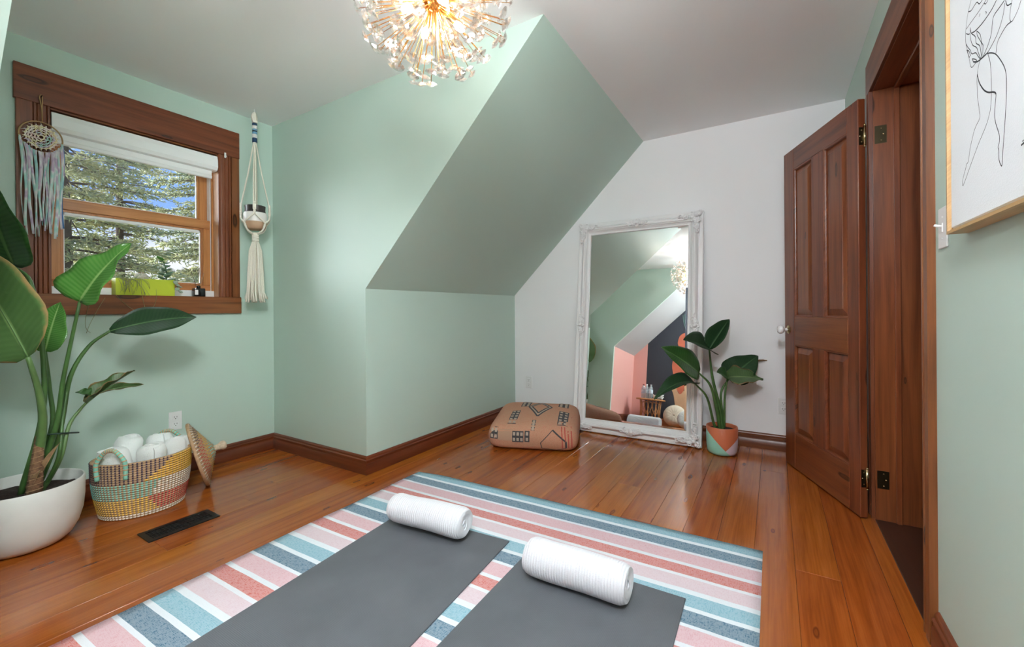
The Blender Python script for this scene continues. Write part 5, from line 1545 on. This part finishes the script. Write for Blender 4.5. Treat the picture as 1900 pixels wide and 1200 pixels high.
for (cy_, cz_, r_) in ((-.90, .78, .06), (-.86, 1.02, .05)):
    shape('painted_flower', [(cy_ + r_ * (1 + .25 * math.cos(5 * a)) * math.cos(a), cz_ + r_ * (1 + .25 * math.cos(5 * a)) * math.sin(a)) for a in [2 * PI * i / 40 for i in range(40)]], mpu, .0035)
    shape('painted_flower_centre', [(cy_ + r_ * .4 * math.cos(a), cz_ + r_ * .4 * math.sin(a)) for a in [2 * PI * i / 20 for i in range(20)]], plain('mural pale %d' % int(cz_ * 100), srgb(190, 190, 204), .7), .0042)
for k in range(9):
    a = 1.2 + k * .22; p0 = Vector((XF + .001, -.88, 1.60)); e_ = p0 + Vector((0, math.cos(a) * .26 * (1 if k % 2 else .8), math.sin(a) * .34))
    if e_.z < K - e_.y - .03 and e_.y < -.2: mktube('painted_leaf_line', bez(p0, (p0 + e_) / 2 + Vector((0, .03, .03)), e_, 8), [.006] * 8 + [.002], mgr, mu, 4)

# ================================================================== OUTSIDE
g = G('lawn'); tc = g.node('TexCoord'); nz = g.node('TexNoise', {'Vector': tc.outputs['Object'], 'Scale': 3.0, 'Detail': 5.0})
g.set(Base_Color=g.ramp(nz.outputs[0], [(.3, srgb(120, 128, 84)), (.7, srgb(150, 152, 108))]), Roughness=.95)
st(mkbox('ground', (-40, 1.6, -4.2), (50, 80, -4.0), g.mat))
g = G('spruce needles'); tc = g.node('TexCoord')
n1 = g.node('TexNoise', {'Vector': tc.outputs['Object'], 'Scale': 1.3, 'Detail': 2.0}); n2 = g.node('TexNoise', {'Vector': tc.outputs['Object'], 'Scale': 16.0, 'Detail': 2.0})
c_ = g.mix(g.ramp(n1.outputs[0], [(.35, (0, 0, 0)), (.65, (1, 1, 1))]), srgb(122, 138, 112), srgb(164, 162, 108))
c_ = g.mix(g.ramp(n2.outputs[0], [(.45, (0, 0, 0)), (.8, (.7, .7, .7))]), c_, srgb(200, 188, 134))
g.set(Base_Color=c_, Roughness=.8); M['needles'] = g.mat
M['bark'] = plain('spruce bark', srgb(86, 74, 68), .95, noise=.3, nscale=12)

def spindle_mesh(name, P, Dv, L, Rr, mat, parent):
    """three-sided spindles (needle twigs): base P, direction Dv, length L, radius Rr - numpy arrays"""
    n = len(P)
    a = np.where(np.abs(Dv[:, 2:3]) < .9, np.array([[0, 0, 1.]]), np.array([[1., 0, 0]]))
    S = np.cross(Dv, a); S /= np.linalg.norm(S, axis=1, keepdims=True); U = np.cross(S, Dv)
    V = np.zeros((n, 5, 3))
    V[:, 0] = P; V[:, 4] = P + Dv * L[:, None]
    for k in range(3):
        an = 2 * PI * k / 3
        V[:, 1 + k] = P + Dv * (L * .35)[:, None] + (S * math.cos(an) + U * math.sin(an)) * Rr[:, None]
    f = np.array([[0, 2, 1], [0, 3, 2], [0, 1, 3], [4, 1, 2], [4, 2, 3], [4, 3, 1]])
    Fc = (np.arange(n)[:, None, None] * 5 + f[None]).reshape(-1, 3)
    V = V.reshape(-1, 3)
    org = np.array(ORG[parent])
    me = bpy.data.meshes.new(name)
    me.vertices.add(len(V)); me.vertices.foreach_set('co', (V - org).ravel())
    me.loops.add(len(Fc) * 3); me.loops.foreach_set('vertex_index', Fc.ravel().astype(np.int32))
    me.polygons.add(len(Fc)); me.polygons.foreach_set('loop_start', np.arange(0, len(Fc) * 3, 3, dtype=np.int32)); me.polygons.foreach_set('loop_total', np.full(len(Fc), 3, dtype=np.int32))
    me.update(calc_edges=True); me.validate()
    me.materials.append(mat)
    o = bpy.data.objects.new(name, me); COL.objects.link(o); o.parent = parent
    return o

def spruce(x, y, height, spread, label, seed, zlo, zhi, nb=7, dens=1.0):
    r = np.random.default_rng(seed)
    t = thing('spruce_tree', label, 'tree', (x, y, -4.0), 'spruce trees outside the window')
    mktube('trunk', [(x, y, -4), (x + .05, y, 0), (x, y + .03, 3), (x, y, height - 4)], [.17, .11, .085, .02], M['bark'], t, 10)
    bmb = bmesh.new()
    P, Dv, L, Rr = [], [], [], []
    z = zlo
    while z < zhi:
        f = 1 - (z + 4) / height
        BLn = spread * (.25 + .75 * f) * .9
        a0 = r.random() * 6.28
        for k in range(nb):
            a = a0 + 2 * PI * k / nb + r.normal(0, .15)
            Ln = BLn * r.uniform(.75, 1.1)
            d = np.array([math.cos(a), math.sin(a), 0])
            zz = z + r.uniform(-.12, .12)
            droop = r.uniform(.18, .42) * Ln
            pts = []
            for i in range(9):
                s = i / 8
                pts.append(np.array([x, y, zz]) + d * Ln * s + np.array([0, 0, .12 * Ln * s - droop * s ** 1.6 + .10 * Ln * max(0, s - .75) ** 1.2 * 3]))
            tube(bmb, pts, [.022 * (1 - .85 * i / 8) for i in range(9)], 4, cap=False)
            # side twigs with needle spindles
            side = np.array([-d[1], d[0], 0])
            nt = int(Ln * 9 * dens)
            for j in range(nt):
                s = .18 + .82 * (j + r.random()) / nt
                i0 = min(int(s * 8), 7); q = pts[i0] + (pts[i0 + 1] - pts[i0]) * (s * 8 - i0)
                tl = (.62 - .40 * s) * r.uniform(.6, 1.1) * min(1, Ln / 1.6)
                for sg in (-1, 1):
                    dd = d * .75 + side * sg * r.uniform(.6, 1.0) + np.array([0, 0, r.uniform(-.30, .06)]); dd /= np.linalg.norm(dd)
                    m_ = max(3, int(tl / .045))
                    for h in range(m_):
                        w = (h + r.random()) / m_
                        p = q + dd * tl * w + np.array([0, 0, -.10 * tl * w * w])
                        for e in range(2):
                            d3 = dd + r.normal(0, .42, 3) + np.array([0, 0, .08]); d3 /= np.linalg.norm(d3)
                            P.append(p); Dv.append(d3); L.append(r.uniform(.07, .15)); Rr.append(r.uniform(.009, .016))
        z += r.uniform(.24, .34)
    bm_obj('branches', bmb, M['bark'], t)
    o = spindle_mesh('foliage', np.array(P), np.array(Dv), np.array(L), np.array(Rr), M['needles'], t)
    tag(o, 'spruce needles', kind='stuff')
    return len(P)
n_t = 0
n_t += spruce(.30, 7.6, 12, 2.5, 'tall spruce with dark trunk showing through the left half of the window', 1, .3, 5.4, 8, .9)
n_t += spruce(2.95, 8.6, 13, 2.3, 'dense spruce filling the right half of the window view', 2, .2, 5.2, 8, .85)
n_t += spruce(2.6, 13.2, 15, 2.6, 'spruce standing farther back between the other two outside the window', 3, .2, 6.0, 7, .5)
print('twigs', n_t)
